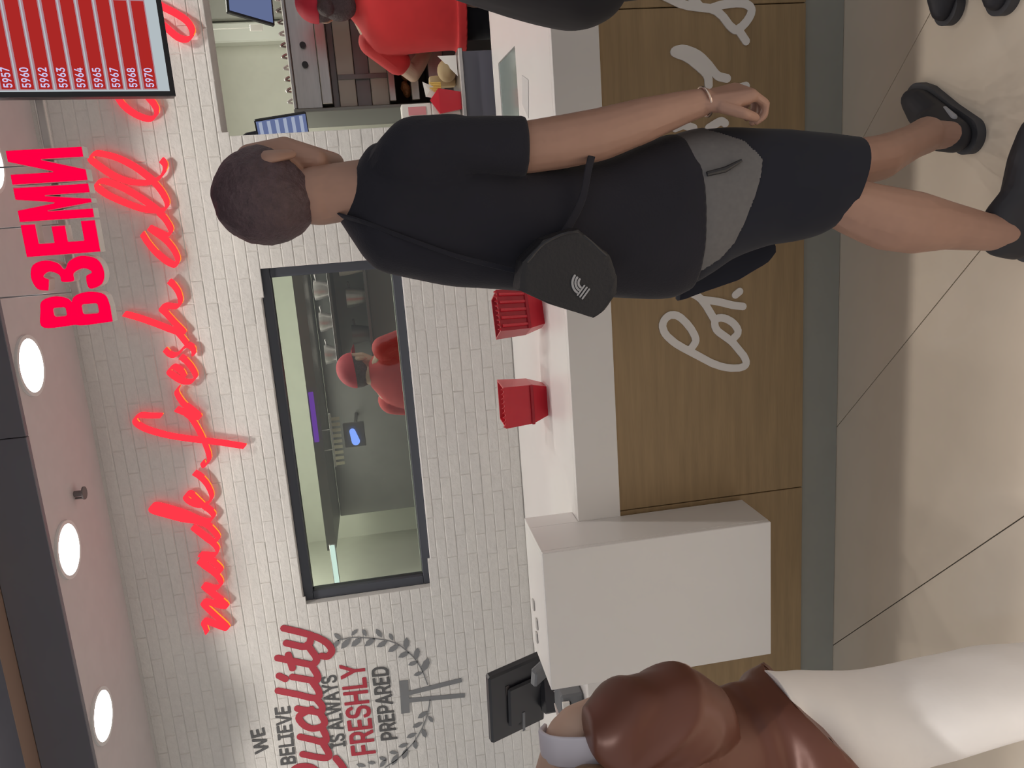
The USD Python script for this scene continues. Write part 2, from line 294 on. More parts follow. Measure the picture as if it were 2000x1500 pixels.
def standing(name, label, base, face, height, shirtM, trM, elbows, wrists, skm=None, hairm=None, cap=False, shirt=None, sleeve=.55, cat='person', apron=False, hem=.90, girth=1., bun=False, lean=0., drop=0.):
    """a clothed standing figure, local joints in metres for 1.75 m; returns the thing's path"""
    s = height/1.75; skm = skm or skinM; hairm = hairm or hairM; t = thing(name, label, cat, (base[0], base[1], 0))
    
    def G(m):
        v, f = tv(m); v = v.copy(); v[:, 1] += lean*np.clip(v[:, 2]-.95, 0, 1); return put((v, f), (base[0], base[1], 0), face, s)
    b = [m3.Manifold.batch_hull([sphere((.07, 0, .95), .085), sphere((-.07, 0, .95), .085), sphere((.06, 0, 1.1), .08), sphere((-.06, 0, 1.1), .08)]),
         m3.Manifold.batch_hull([sphere((.06, 0, 1.1), .08), sphere((-.06, 0, 1.1), .08), sphere((.1, 0, 1.32), .085), sphere((-.1, 0, 1.32), .085)]),
         m3.Manifold.batch_hull([sphere((.1, 0, 1.32), .085), sphere((-.1, 0, 1.32), .085), sphere((.165, -.01, 1.43), .045), sphere((-.165, -.01, 1.43), .045), sphere((0, -.012, 1.49), .055)]), bone((0, -.015, 1.46), .056, (0, .0, 1.58), .05)]
    for k, x in enumerate((-1, 1)):
        b += [bone((x*.085, 0, .93), .085, (x*.09, .01, .5), .055), bone((x*.09, .01, .5), .055, (x*.09, -.015, .35), .052), bone((x*.09, -.015, .35), .052, (x*.09, -.03, .09), .036), bone((x*.09, -.03, .07), .034, (x*.095, .08, .045), .03)]
        e, w = np.array(elbows[k], float), np.array(wrists[k], float); b += arm_bones((x*.175, -.01, 1.43), e, w, w-e, (x*.8, .3, .2), .35, x)
    hs = trimesh.util.concatenate([trimesh.Trimesh(*tv(soften(union(b), .016, 8)), process=False)])
    ho = np.array([0, .012+drop*.5, 1.635-drop]); hv, hf = tv(HEAD[0]); body = union([M(hs), M((hv+ho, hf))]); bp = part(t, 'body', G(soften(body, .013, 3)), skm)
    for e in HEAD[1]:
        ev, ef = tv(e); part(bp, 'eye', G((ev+ho, ef)), eyeM)
    v, f = tv(soften(union([M(HAIR), ellip((0, -.075, -.06), (.07, .05, .085), 24), ellip((0, -.12, .0), (.04, .04, .04), 20)]), .012, 3) if bun else HAIR); part(t, 'hair', G((v+ho, f)), hairm)
    if cap:
        c = ellip((0, -.01, .045), (.09, .112, .098), 40).trim_by_plane([0., -.12, 1.], .048); cv, cf = tv(c); cp = part(t, 'cap', G((cv+ho, cf)), redCapM)
        vz = m3.Manifold.batch_hull([ellip((0, .09, .052), (.07, .02, .004), 24), ellip((0, .16, .040), (.055, .03, .004), 24)]); v, f = tv(vz); part(cp, 'visor', G((v+ho, f)), redCapM)
    g = girth; rows = shirt or [((-.062, 0, 1.53), (.062, 0, 1.53), .058), ((-.12, 0, 1.49), (.12, 0, 1.49), .085), ((-.185*g, 0, 1.44), (.185*g, 0, 1.44), .105*g), ((-.2*g, 0, 1.36), (.2*g, 0, 1.36), .125*g), ((-.19*g, 0, 1.2), (.19*g, 0, 1.2), .13*g), ((-.185*g, 0, 1.05), (.185*g, 0, 1.05), .13*g), ((-.2*g, 0, hem+.04), (.2*g, 0, hem+.04), .14*g), ((-.2*g, 0, hem), (.2*g, 0, hem), .14*g)]
    ms = [M(loft(rows, wob=.012, seed=3))]
    for k, x in enumerate((-1, 1)):
        sh, e, w = np.array((x*.175, -.01, 1.43)), np.array(elbows[k], float), np.array(wrists[k], float)
        if sleeve <= 1: ms += [bone(sh, .072, sh+(e-sh)*sleeve, .066)]
        else: ms += [bone(sh, .072, e, .062), bone(e, .062, e+(w-e)*(sleeve-1), .045)]
    shp = soften(union(ms), .015, 6); part(t, 'shirt', G(shp), shirtM)
    lg = []
    for x in (-1, 1):
        lg.append(M(loft([((x*.09-.06, -.02, .06), (x*.09+.06, -.02, .06), .062), ((x*.09-.065, -.01, .4), (x*.09+.065, -.01, .4), .068), ((x*.088-.085, 0, .8), (x*.088+.085, 0, .8), .1), ((x*.08-.095, 0, .99), (x*.08+.095, 0, .99), .115)], n=28)))
    part(t, 'trousers', G(soften(union(lg), .018, 4)), trM)
    r, f = frame_of(face)
    for x in (-1, 1): shoe(t, np.array([base[0], base[1], 0])+r*x*.092*s-f*.12*s, face, s)
    if apron:
        ap = loft([((-.15, .02, 1.12), (.15, .02, 1.12), .13), ((-.19, .01, 1.0), (.19, .01, 1.0), .155), ((-.2, .01, .55), (.2, .01, .55), .155)], n=32); part(t, 'apron', G(ap), darkClothM)
    return t

# ================================================================== the setting
D = {'neon': [('letter_m', [[-1.7927, 2.458], [-1.7663, 2.4617], [-1.7345, 2.4607], [-1.7865, 2.3642], [-1.6432, 2.4561], [-1.6801, 2.3527], [-1.5668, 2.4395], [-1.5806, 2.4022], [-1.5807, 2.3753], [-1.5626, 2.3615], [-1.5338, 2.3686], [-1.5059, 2.3869], [-1.4737, 2.4177], [-1.4427, 2.4419]]), ('letter_a', [[-1.4415, 2.4404], [-1.4806, 2.4054], [-1.5149, 2.377], [-1.5099, 2.3606], [-1.4959, 2.3533], [-1.46, 2.3757], [-1.4336, 2.403], [-1.4238, 2.4258]]), ('letter_a', [[-1.4129, 2.4326], [-1.4253, 2.3751], [-1.4149, 2.3612], [-1.3985, 2.3544], [-1.3777, 2.3616], [-1.3447, 2.3855], [-1.3109, 2.4157], [-1.2801, 2.4439]]), ('letter_d', [[-1.2801, 2.4439], [-1.3271, 2.4049], [-1.3586, 2.3743], [-1.359, 2.3544], [-1.3433, 2.3433], [-1.3092, 2.3582], [-1.2762, 2.3842], [-1.2565, 2.4207]]), ('letter_d', [[-1.2542, 2.4204], [-1.2393, 2.4748], [-1.2116, 2.5356], [-1.1848, 2.5916], [-1.1687, 2.604], [-1.1579, 2.5958], [-1.1613, 2.5707], [-1.1886, 2.5104], [-1.2144, 2.4624], [-1.2426, 2.423], [-1.2603, 2.3863], [-1.2571, 2.3638], [-1.2398, 2.3481], [-1.2196, 2.354], [-1.1841, 2.3838]]), ('letter_e', [[-1.1993, 2.3736], [-1.1717, 2.394], [-1.1323, 2.4206], [-1.1209, 2.4391], [-1.1345, 2.4541], [-1.1614, 2.4371], [-1.1817, 2.4036], [-1.183, 2.3773], [-1.1682, 2.3527], [-1.1382, 2.3422], [-1.0873, 2.3551], [-1.051, 2.3781], [-1.0319, 2.3994]]), ('letter_f', [[-0.7606, 2.4968], [-0.7551, 2.5449], [-0.7487, 2.5828], [-0.7611, 2.6035], [-0.7828, 2.6], [-0.8124, 2.5658], [-0.8467, 2.4927], [-0.8709, 2.4171], [-0.8869, 2.3557], [-0.9111, 2.2627], [-0.9371, 2.1749]]), ('letter_r', [[-0.9872, 2.3585], [-1.0031, 2.3548], [-0.994, 2.3394], [-0.9713, 2.3271], [-0.9314, 2.3302], [-0.8866, 2.3396], [-0.8327, 2.3556], [-0.783, 2.376], [-0.7639, 2.3929]]), ('letter_r', [[-0.7393, 2.4295], [-0.7648, 2.3852], [-0.7863, 2.3399], [-0.7544, 2.3638], [-0.7211, 2.3943], [-0.6851, 2.4125], [-0.6613, 2.4174], [-0.6456, 2.4072]]), ('letter_e', [[-0.6006, 2.3749], [-0.5764, 2.3839], [-0.5543, 2.4095], [-0.5602, 2.4277], [-0.575, 2.4344], [-0.6028, 2.4097], [-0.6211, 2.3835], [-0.6261, 2.3551], [-0.6163, 2.3371], [-0.5996, 2.3292], [-0.5614, 2.3416], [-0.5325, 2.3591], [-0.5153, 2.3764]]), ('letter_s', [[-0.478, 2.4347], [-0.4995, 2.419], [-0.5054, 2.3983], [-0.4922, 2.3764], [-0.4715, 2.3534], [-0.4695, 2.335], [-0.4861, 2.3223], [-0.5072, 2.3226]]), ('letter_h', [[-0.4569, 2.3458], [-0.4287, 2.3613], [-0.4084, 2.3744]]), ('letter_h', [[-0.3129, 2.5701], [-0.3346, 2.5174], [-0.367, 2.4518], [-0.3991, 2.3926], [-0.4147, 2.3484], [-0.3662, 2.3804], [-0.3261, 2.4063], [-0.302, 2.4245], [-0.2925, 2.4046], [-0.2998, 2.3737], [-0.2999, 2.3559], [-0.2831, 2.3426], [-0.2457, 2.344], [-0.2148, 2.357], [-0.1949, 2.3734]]), ('letter_a', [[0.0058, 2.4478], [-0.0277, 2.4341], [-0.0733, 2.4065], [-0.1126, 2.3706], [-0.1297, 2.3415], [-0.1196, 2.3294], [-0.1015, 2.3266], [-0.068, 2.3355], [-0.0299, 2.3577], [0.0012, 2.3877], [0.0268, 2.4167]]), ('letter_a', [[0.0285, 2.4164], [0.0084, 2.3866], [-0.0064, 2.3575], [0.003, 2.3386], [0.0226, 2.3355], [0.0596, 2.3507], [0.086, 2.3708]]), ('letter_l', [[0.0895, 2.3703], [0.1086, 2.388], [0.1546, 2.4391], [0.1972, 2.5003], [0.2236, 2.5568], [0.2201, 2.5844], [0.2032, 2.5907], [0.1695, 2.5559], [0.1336, 2.4939], [0.1044, 2.4301], [0.096, 2.3865], [0.094, 2.3574], [0.1052, 2.34], [0.1261, 2.3326], [0.1695, 2.3473], [0.2099, 2.3719]]), ('letter_l', [[0.2099, 2.3719], [0.2322, 2.3923], [0.2733, 2.4368], [0.3115, 2.4981], [0.3327, 2.565], [0.3239, 2.5899], [0.3087, 2.5942], [0.2702, 2.5556], [0.2362, 2.5108], [0.2158, 2.4632], [0.2073, 2.4134], [0.2103, 2.3787], [0.2224, 2.3492], [0.2489, 2.3244], [0.2729, 2.3172], [0.2909, 2.3281]]), ('letter_d', [[0.5537, 2.3458], [0.5989, 2.4078], [0.5745, 2.4617], [0.5297, 2.45], [0.4997, 2.4319], [0.4708, 2.398], [0.453, 2.3581], [0.4557, 2.3343], [0.4783, 2.3171], [0.5059, 2.3224], [0.5341, 2.3412], [0.5699, 2.3625]]), ('letter_y', [[0.9001, 2.309], [0.8858, 2.2657], [0.8643, 2.2329], [0.8445, 2.1958], [0.8131, 2.1543], [0.7784, 2.1363], [0.7559, 2.1417], [0.7433, 2.1611], [0.7521, 2.1946], [0.7875, 2.2315], [0.8284, 2.2749]])], 'nib': [0.0197, -0.0195], 'script': [[[-0.4892, 0.5365], [-0.4715, 0.5208], [-0.4537, 0.5181], [-0.4231, 0.5326], [-0.3941, 0.5552], [-0.3753, 0.5778], [-0.371, 0.6008], [-0.3814, 0.6196], [-0.4027, 0.6295], [-0.4303, 0.6211], [-0.4573, 0.5964], [-0.4781, 0.569], [-0.4972, 0.5367], [-0.5214, 0.4995], [-0.5491, 0.4526], [-0.5656, 0.405], [-0.5689, 0.3618], [-0.558, 0.3436], [-0.5343, 0.3494], [-0.5046, 0.3707], [-0.4771, 0.3943], [-0.4564, 0.4202], [-0.4361, 0.4436], [-0.415, 0.4515], [-0.3976, 0.4453], [-0.3978, 0.4193], [-0.4139, 0.3912], [-0.4359, 0.3736], [-0.452, 0.3714], [-0.4646, 0.3822], [-0.4726, 0.3943]], [[-0.4016, 0.4512], [-0.3709, 0.4683], [-0.345, 0.4842], [-0.3234, 0.5023], [-0.3056, 0.5298], [-0.2894, 0.564], [-0.2603, 0.5976]], [[-0.3313, 0.4885], [-0.3425, 0.4373], [-0.3579, 0.3905], [-0.3658, 0.3527]], [[-0.3255, 0.3783], [-0.3156, 0.364]], [[0.5873, 0.6024], [0.5705, 0.5673], [0.5561, 0.5318], [0.5481, 0.4868], [0.5413, 0.4415], [0.5216, 0.4114], [0.4897, 0.3843], [0.4808, 0.3628], [0.5041, 0.3317], [0.5333, 0.3161], [0.5512, 0.3314], [0.5563, 0.3651], [0.5524, 0.4109], [0.5441, 0.4445]], [[0.4807, 0.3598], [0.4471, 0.3353]], [[0.5492, 0.4808], [0.5656, 0.4955], [0.5821, 0.5161]], [[0.3255, 0.4578], [0.3534, 0.4619], [0.3821, 0.4905], [0.4082, 0.5265], [0.4247, 0.5655], [0.4316, 0.535], [0.4135, 0.4898], [0.3834, 0.4567], [0.3519, 0.4295], [0.3423, 0.3986]], [[0.3127, 0.3615], [0.3171, 0.3364]], [[0.2053, 0.5686], [0.2123, 0.5407], [0.2021, 0.5099]], [[0.1994, 0.4602], [0.2172, 0.4223], [0.2107, 0.4067]]], 'quality': [[[-1.8416, 2.125], [-1.8794, 2.0406], [-1.9138, 1.9785], [-1.9532, 1.9356], [-1.9934, 1.9212], [-2.0194, 1.9434], [-2.0119, 1.9713]], [[-1.9188, 2.1232], [-1.95, 2.0493], [-1.939, 2.0196], [-1.8987, 2.0051]], [[-1.9879, 2.1721], [-2.02, 2.096], [-2.0429, 2.0419], [-2.0478, 2.0138], [-2.0184, 1.9959], [-1.9427, 2.0295]], [[-1.9805, 2.1217], [-2.0523, 2.1119]], [[-2.0814, 2.1772], [-2.1022, 2.1515]], [[-2.0974, 2.1177], [-2.1271, 2.0427], [-2.1357, 2.0102], [-2.1097, 2.0022], [-2.0515, 2.0238]], [[-2.1576, 2.1919], [-2.1921, 2.1082], [-2.223, 2.0448], [-2.2236, 2.0112], [-2.1912, 2.0072], [-2.1377, 2.0296]], [[-2.268, 2.1154], [-2.2935, 2.0535], [-2.3069, 2.0115], [-2.2755, 2.0005], [-2.2327, 2.0219]], [[-2.2826, 2.0521], [-2.3101, 2.1134], [-2.3573, 2.1], [-2.3874, 2.0601], [-2.3846, 2.016], [-2.3598, 1.9984], [-2.306, 2.0163]], [[-2.4205, 2.1224], [-2.449, 2.0628], [-2.4727, 2.0143], [-2.444, 2.0011], [-2.3846, 2.016]], [[-2.5168, 2.1223], [-2.5474, 2.0551], [-2.5593, 2.0098], [-2.5355, 1.9996], [-2.462, 2.0253]], [[-2.5703, 1.9692], [-2.6279, 1.9411], [-2.6878, 1.933]], [[-2.6648, 2.0446], [-2.5976, 2.0907], [-2.5841, 2.1575], [-2.6324, 2.2027], [-2.7169, 2.2135], [-2.801, 2.175], [-2.829, 2.0992], [-2.7819, 2.0437], [-2.6648, 2.0446]]], 'text': {'we': ('WE', [[-2.4694, 2.2758], [-2.3392, 2.2824], [-2.4761, 2.3414]]), 'be': ('BELIEVE', [[-2.5608, 2.1595], [-2.248, 2.1488], [-2.5576, 2.232]]), 'is': ('IS ALWAYS', [[-2.5125, 1.913], [-2.1199, 1.9143], [-2.5146, 1.9898]]), 'fr': ('FRESHLY', [[-2.5804, 1.7734], [-2.0811, 1.7764], [-2.5735, 1.8951]]), 'pr': ('PREPARED', [[-2.5214, 1.6615], [-2.1193, 1.6677], [-2.5169, 1.7441]])}, 'fork': [[[-2.2091, 1.6001], [-2.3878, 1.6103]], [[-2.283, 1.5949], [-2.2564, 1.3196]], [[-2.3208, 1.5886], [-2.3432, 1.3116]]], 'leaf': [[[-1.9424, 1.8721], [-1.9053, 1.9013]], [[-1.9792, 1.9099], [-1.9409, 1.8815]], [[-1.9292, 1.8225], [-1.9023, 1.7906]], [[-1.9901, 1.8776], [-1.9443, 1.829]], [[-1.9062, 1.7669], [-1.9464, 1.752]], [[-1.9875, 1.8291], [-1.9477, 1.7763]], [[-1.9164, 1.7051], [-1.9638, 1.6809]], [[-1.9954, 1.767], [-1.9612, 1.7123]], [[-1.948, 1.6451], [-1.9887, 1.6297]], [[-2.0105, 1.7102], [-1.9869, 1.6564]], [[-1.9832, 1.5652], [-2.0474, 1.5741]], [[-2.0436, 1.6599], [-2.0151, 1.6029]], [[-2.0461, 1.517], [-2.1096, 1.533]], [[-2.0817, 1.6145], [-2.0611, 1.5581]], [[-2.1093, 1.4706], [-2.1808, 1.5074]], [[-2.1305, 1.5724], [-2.1199, 1.5216]], [[-2.1899, 1.5508], [-2.1813, 1.505]], [[-2.4271, 1.5536], [-2.3966, 1.5026]], [[-2.4638, 1.4809], [-2.4257, 1.5002]], [[-2.4731, 1.5834], [-2.4543, 1.5309]], [[-2.5424, 1.5239], [-2.4878, 1.5366]], [[-2.524, 1.6188], [-2.5081, 1.5665]], [[-2.5954, 1.58], [-2.5431, 1.58]], [[-2.5673, 1.6636], [-2.56, 1.6122]], [[-2.6403, 1.6481], [-2.5813, 1.6219]], [[-2.587, 1.7111], [-2.6015, 1.6671]], [[-2.6642, 1.7039], [-2.6062, 1.6726]], [[-2.6056, 1.7635], [-2.6306, 1.7258]], [[-2.6637, 1.7646], [-2.6239, 1.7301]], [[-2.6232, 1.8207], [-2.6368, 1.7819]], [[-2.6237, 1.8758], [-2.644, 1.833]]], 'stem': [[[-2.3372, 1.4844], [-2.4134, 1.5042], [-2.4822, 1.5361], [-2.5488, 1.5806], [-2.5923, 1.6255], [-2.6348, 1.6755], [-2.6687, 1.7398]], [[-2.2515, 1.489], [-2.1813, 1.505], [-2.1096, 1.533], [-2.0594, 1.5678], [-2.0142, 1.6077], [-1.9838, 1.6586], [-1.9619, 1.7245], [-1.9414, 1.8142], [-1.9453, 1.8868]]], 'tee': [[[0.0017, 1.7, 1.578], [0.1161, 1.7, 1.5281], 0.062], [[-0.0392, 1.7, 1.5578], [0.1436, 1.7, 1.5025], 0.085], [[-0.081, 1.7, 1.5331], [0.1518, 1.7, 1.4708], 0.105], [[-0.1103, 1.7, 1.4982], [0.1559, 1.7, 1.4207], 0.12], [[-0.1447, 1.7, 1.3962], [0.1525, 1.7, 1.3584], 0.13], [[-0.165, 1.7, 1.2879], [0.1228, 1.7, 1.2653], 0.13], [[-0.1824, 1.7, 1.1768], [0.0896, 1.7, 1.159], 0.125], [[-0.1991, 1.7, 1.063], [0.0829, 1.7, 1.0484], 0.125], [[-0.2141, 1.7, 0.9582], [0.1065, 1.7, 0.9512], 0.13], [[-0.217, 1.7, 0.8868], [0.1297, 1.7, 0.8761], 0.135], [[-0.2047, 1.7, 0.8432], [0.1277, 1.7, 0.8415], 0.135]], 'sleeve': [[[0.0765, 1.62, 1.457], [0.1559, 1.62, 1.4538], 0.05], [[0.0749, 1.62, 1.4322], [0.1756, 1.62, 1.4322], 0.06], [[0.0707, 1.62, 1.3824], [0.1829, 1.62, 1.3721], 0.068], [[0.0642, 1.62, 1.2809], [0.1795, 1.62, 1.2719], 0.07], [[0.0584, 1.62, 1.2046], [0.1748, 1.62, 1.1986], 0.07]], 'arm': [[[0.0894, 1.62, 1.4308], [0.1656, 1.62, 1.4233], 0.045], [[0.0753, 1.62, 1.3312], [0.1717, 1.62, 1.323], 0.052], [[0.0652, 1.62, 1.203], [0.1669, 1.62, 1.196], 0.052], [[0.0702, 1.62, 1.1238], [0.1747, 1.62, 1.1229], 0.05], [[0.0797, 1.62, 1.0486], [0.1836, 1.62, 1.0488], 0.05], [[0.1066, 1.62, 0.961], [0.1979, 1.62, 0.9629], 0.042], [[0.1398, 1.62, 0.8725], [0.2075, 1.62, 0.8761], 0.034], [[0.157, 1.62, 0.8191], [0.2111, 1.62, 0.8246], 0.027]], 'hand': [[0.1841, 1.62, 0.8208], [0.1858, 1.62, 0.7942], [0.1954, 1.62, 0.7663], [0.183, 1.62, 0.7161], [0.1562, 1.62, 0.7253], [0.1474, 1.62, 0.7501], [0.1553, 1.62, 0.7668]], 'shorts': [[[-0.2024, 1.7, 0.9221], [0.1095, 1.7, 0.9112], 0.11], [[-0.1932, 1.7, 0.8441], [0.1299, 1.7, 0.8415], 0.128], [[-0.1764, 1.7, 0.7991], [0.1367, 1.7, 0.7926], 0.13], [[-0.1436, 1.7, 0.7402], [0.1379, 1.7, 0.7363], 0.13], [[-0.1232, 1.7, 0.6666], [0.1308, 1.7, 0.6654], 0.128], [[-0.1176, 1.7, 0.5925], [0.1223, 1.7, 0.5873], 0.125], [[-0.1111, 1.7, 0.5426], [0.1136, 1.7, 0.5081], 0.12], [[-0.0985, 1.7, 0.5113], [0.1033, 1.7, 0.4412], 0.112]], 'gray_edge': [[0.1265, 1.57, 0.7977], [0.0987, 1.57, 0.7433], [0.0601, 1.57, 0.7158], [0.0104, 1.57, 0.7305], [-0.0595, 1.57, 0.759], [-0.0998, 1.57, 0.7762], [-0.1303, 1.57, 0.8013], [-0.1507, 1.57, 0.8353], [-0.1822, 1.57, 0.9007]], 'flap': [[-0.2042, 0.8269], [-0.2369, 0.8341], [-0.2018, 0.6884], [-0.1652, 0.6115], [-0.143, 0.5909], [-0.1166, 0.596], [-0.1096, 0.6874], [-0.1398, 0.7506]], 'legN': [[[-0.0805, 1.65, 0.5955], [0.0392, 1.65, 0.5963], 0.06], [[-0.0811, 1.65, 0.5263], [0.0245, 1.65, 0.5001], 0.058], [[-0.1088, 1.65, 0.484], [0.0084, 1.65, 0.451], 0.058], [[-0.1328, 1.65, 0.4351], [-0.0032, 1.65, 0.4077], 0.06], [[-0.1521, 1.65, 0.3919], [-0.0127, 1.65, 0.364], 0.062], [[-0.164, 1.65, 0.3281], [-0.0249, 1.65, 0.3135], 0.06], [[-0.1618, 1.65, 0.2383], [-0.0538, 1.65, 0.2335], 0.048], [[-0.1714, 1.65, 0.1465], [-0.084, 1.65, 0.1414], 0.04], [[-0.1762, 1.65, 0.0853], [-0.0947, 1.65, 0.0883], 0.04]], 'legF': [[[-0.0058, 1.73, 0.5265], [0.1043, 1.73, 0.5276], 0.06], [[-0.0104, 1.76, 0.4061], [0.1004, 1.76, 0.4085], 0.055], [[0.0013, 1.79, 0.3143], [0.1081, 1.79, 0.3109], 0.052], [[0.0253, 1.82, 0.2528], [0.1182, 1.82, 0.2479], 0.046], [[0.0467, 1.84, 0.1858], [0.1298, 1.84, 0.2029], 0.04], [[0.0642, 1.87, 0.1125], [0.145, 1.87, 0.1542], 0.038]], 'bag': [[-0.1522, 1.2526], [-0.1834, 1.1969], [-0.2181, 1.1096], [-0.2038, 1.0844], [-0.173, 1.0595], [-0.1413, 1.0581], [-0.0997, 1.0709], [-0.0462, 1.1317], [-0.0608, 1.1993], [-0.099, 1.2427]], 'logo': [[[-0.1767, 1.1605], [-0.1433, 1.1474], [-0.1324, 1.1133], [-0.1571, 1.1248]]], 'strapA': [[0.006, 1.58, 1.5689], [-0.0119, 1.58, 1.5207], [-0.0467, 1.58, 1.4459], [-0.0889, 1.58, 1.3495], [-0.1223, 1.58, 1.2495], [-0.1359, 1.58, 1.2086]], 'w_torsoR': [[-0.8663, 1.12, 1.3181], [-0.8131, 1.12, 1.2509], [-0.8185, 1.12, 1.1819], [-0.8299, 1.12, 1.0851], [-0.8241, 1.12, 1.0129], [-0.8184, 1.12, 0.981], [-0.8148, 1.12, 0.9581]], 'w_sleeve': [[[-0.8216, 1.07, 1.2648], [-0.7768, 1.07, 1.2624], 0.04], [[-0.8422, 1.07, 1.2534], [-0.7653, 1.07, 1.2471], 0.055], [[-0.8663, 1.07, 1.2253], [-0.7499, 1.07, 1.2241], 0.07], [[-0.873, 1.07, 1.1918], [-0.7382, 1.07, 1.1906], 0.075], [[-0.873, 1.07, 1.1449], [-0.7289, 1.07, 1.1428], 0.078], [[-0.8722, 1.07, 1.1017], [-0.725, 1.07, 1.104], 0.075], [[-0.8791, 1.07, 1.0671], [-0.7435, 1.07, 1.0705], 0.065], [[-0.8766, 1.07, 1.032], [-0.7791, 1.07, 1.035], 0.04]], 'w_trR': [[-0.8149, 1.12, 0.9946], [-0.8044, 1.12, 0.9626], [-0.8031, 1.12, 0.9213], [-0.8252, 1.12, 0.8465], [-0.8484, 1.12, 0.7507], [-0.8439, 1.12, 0.6926], [-0.8414, 1.12, 0.594], [-0.844, 1.12, 0.4521]], 'w_trL': [[-0.9904, 1.12, 0.7958], [-0.9853, 1.12, 0.7073], [-0.9761, 1.12, 0.6275], [-0.9669, 1.12, 0.567], [-0.9462, 1.12, 0.4444]], 'w_sh': [[-0.8256, 1.12, 1.3232], [-0.8021, 1.12, 1.2844], [-0.802, 1.12, 1.2503], [-0.8921, 1.12, 1.3325], [-0.8508, 1.12, 1.3247], [-0.8529, 1.12, 1.2408]], 'receipt': [[0.4532, 2.9227, 0.946], [0.4019, 2.7786, 0.946], [0.2962, 2.8628, 0.946], [0.3656, 2.9359, 0.946]], 'spr': [-0.979, 3.2499, 2.79]}
WALL = 3.56; COUNTER_F = 2.43; TOP = .945
WIN = (-1.74, -.175, 1.412, 2.02); OPEN = (.372, 1.75, 0., 2.085)
# floor: large tiles laid at 45 degrees
fl = thing('floor', 'glossy beige stone tile floor laid diagonally in front of the counter', None, (0, 0, 0), kind='structure')
part(fl, 'grout_bed', cbox(-6, 5, -5, 7.6, -.08, -.004), groutM)
e1, e2 = np.array([1, -1])/math.sqrt(2), np.array([1, 1])/math.sqrt(2); area = sbox(-3.6, -1.2, 2.4, 2.46); k = 0
for i in range(-6, 9):
    for j in range(-4, 5):
        c0 = .563+.595*i; t0 = c0-3.5+1.8*j
        q = Polygon([(c*e2+t*e1) for c, t in ((c0+.0017, t0+.0017), (c0+.5933, t0+.0017), (c0+.5933, t0+1.7983), (c0+.0017, t0+1.7983))])
        g = q.intersection(area)
        if g.area > .01: part(fl, 'tile', slab(g, -.012, 0.), tileM[k % 3], smooth=False); k += 1
# back wall: slab with window and pass-through, faced with thin painted bricks
wl = thing('wall_back', 'white painted thin-brick wall behind the counter', None, (0, WALL, 0), kind='structure')
hole = unary_union([sbox(WIN[0], WIN[2], WIN[1], WIN[3]), sbox(OPEN[0], OPEN[2]-.1, OPEN[1], OPEN[3])])
part(wl, 'masonry', prism(sbox(-4.2, 0, 2.9, SOFFIT).difference(hole), WALL+.0012, WALL+.15), plasterM, smooth=False)
bricks, ROW, LEN = [], .0482, .20
for r in range(int((SOFFIT-.90)/ROW)+1):
    z0 = .90+r*ROW; off = (r % 2)*LEN/2+RNG.uniform(-.012, .012)
    for c in range(-22, 13):
        x0 = c*LEN+off; x1 = x0+LEN-.0032; zt = min(z0+ROW-.0032, SOFFIT)
        if zt-z0 < .012: continue
        q = sbox(max(x0, -4.15), z0, min(x1, 2.3), zt) if x1 > -4.15 and x0 < 2.3 else None
        if q is None: continue
        g = q.difference(hole.buffer(.0001))
        for b in getattr(g, 'geoms', [g]):
            if b.is_empty or b.area < .0003: continue
            a = b.bounds; bricks.append((a[0], a[2], a[1], a[3], RNG.uniform(-.0011, .0011)))
def brick(b):
    x0, x1, z0, z1, dy = b; c = .0024
    P = [(x, WALL+.004, z) for x in (x0, x1) for z in (z0, z1)]+[(x, WALL+.0006+dy, z) for x in (x0, x1) for z in (z0, z1)]+[(x, WALL-.001+dy, z) for x in (x0+c, x1-c) for z in (z0+c, z1-c)]
    return hullpts(P)
bricks.sort(key=lambda b: abs((b[0]+b[1])/2+.5)*.8+abs((b[2]+b[3])/2-1.25)*1.3)
for k, b in enumerate(bricks[:300]): part(wl, 'brick', brick(b), brickM[int(RNG.integers(3))], smooth=False)
for k in range(3): part(wl, 'brickwork', join([brick(b) for b in bricks[300+k::3]]), brickM[k], kind='stuff', smooth=False)
# wall reveals and trims
solo('ceiling', prism(sbox(-4.2, SOFFIT, 2.9, SOFFIT+.1), 2.965, WALL+.16), soffitM, 'pale low soffit over the serving counter', kind='structure')
tr = thing('trim_1', 'dark grey fascia above the downlights', None, (0, 2.94, SOFFIT), kind='structure')
for a, b in ((-4.2, -2.55), (-2.547, -.66), (-.657, 1.2), (1.203, 2.9)): part(tr, 'fascia_panel', cbox(a, b, 2.94, 2.964, SOFFIT-.004, 2.975, .002), fasciaM, smooth=False)
ce = thing('ceiling', 'dark upper ceiling in front of the fascia', None, (0, 0, 2.975), kind='structure')
part(ce, 'ceiling_board', cbox(-5, 3.4, 1.1, 2.84, 2.975, 3.05), upperM); part(ce, 'brown_edge_band', cbox(-5, 3.4, 2.842, 2.9645, 2.9765, 3.05), brownM)  # brown band where the upper ceiling meets the fascia
# kitchen shell behind the wall
solo('wall_kitchen', cbox(-4.0, 2.9, 6.2, 6.3, 0, 2.9), kitWallM, 'pale green kitchen back wall seen through the window', kind='structure')
solo('wall_left', cbox(-2.62, -2.5, 3.72, 6.2, 0, 2.9), kitWallM, 'pale green kitchen side wall', kind='structure')
solo('wall_right', cbox(2.5, 2.6, 3.72, 6.2, 0, 2.9), kitWallM, 'kitchen side wall beyond the opening', kind='structure')
solo('ceiling', cbox(-4.0, 2.9, 3.72, 6.3, 2.76, 2.9), kitWallM, 'pale kitchen ceiling', kind='structure')
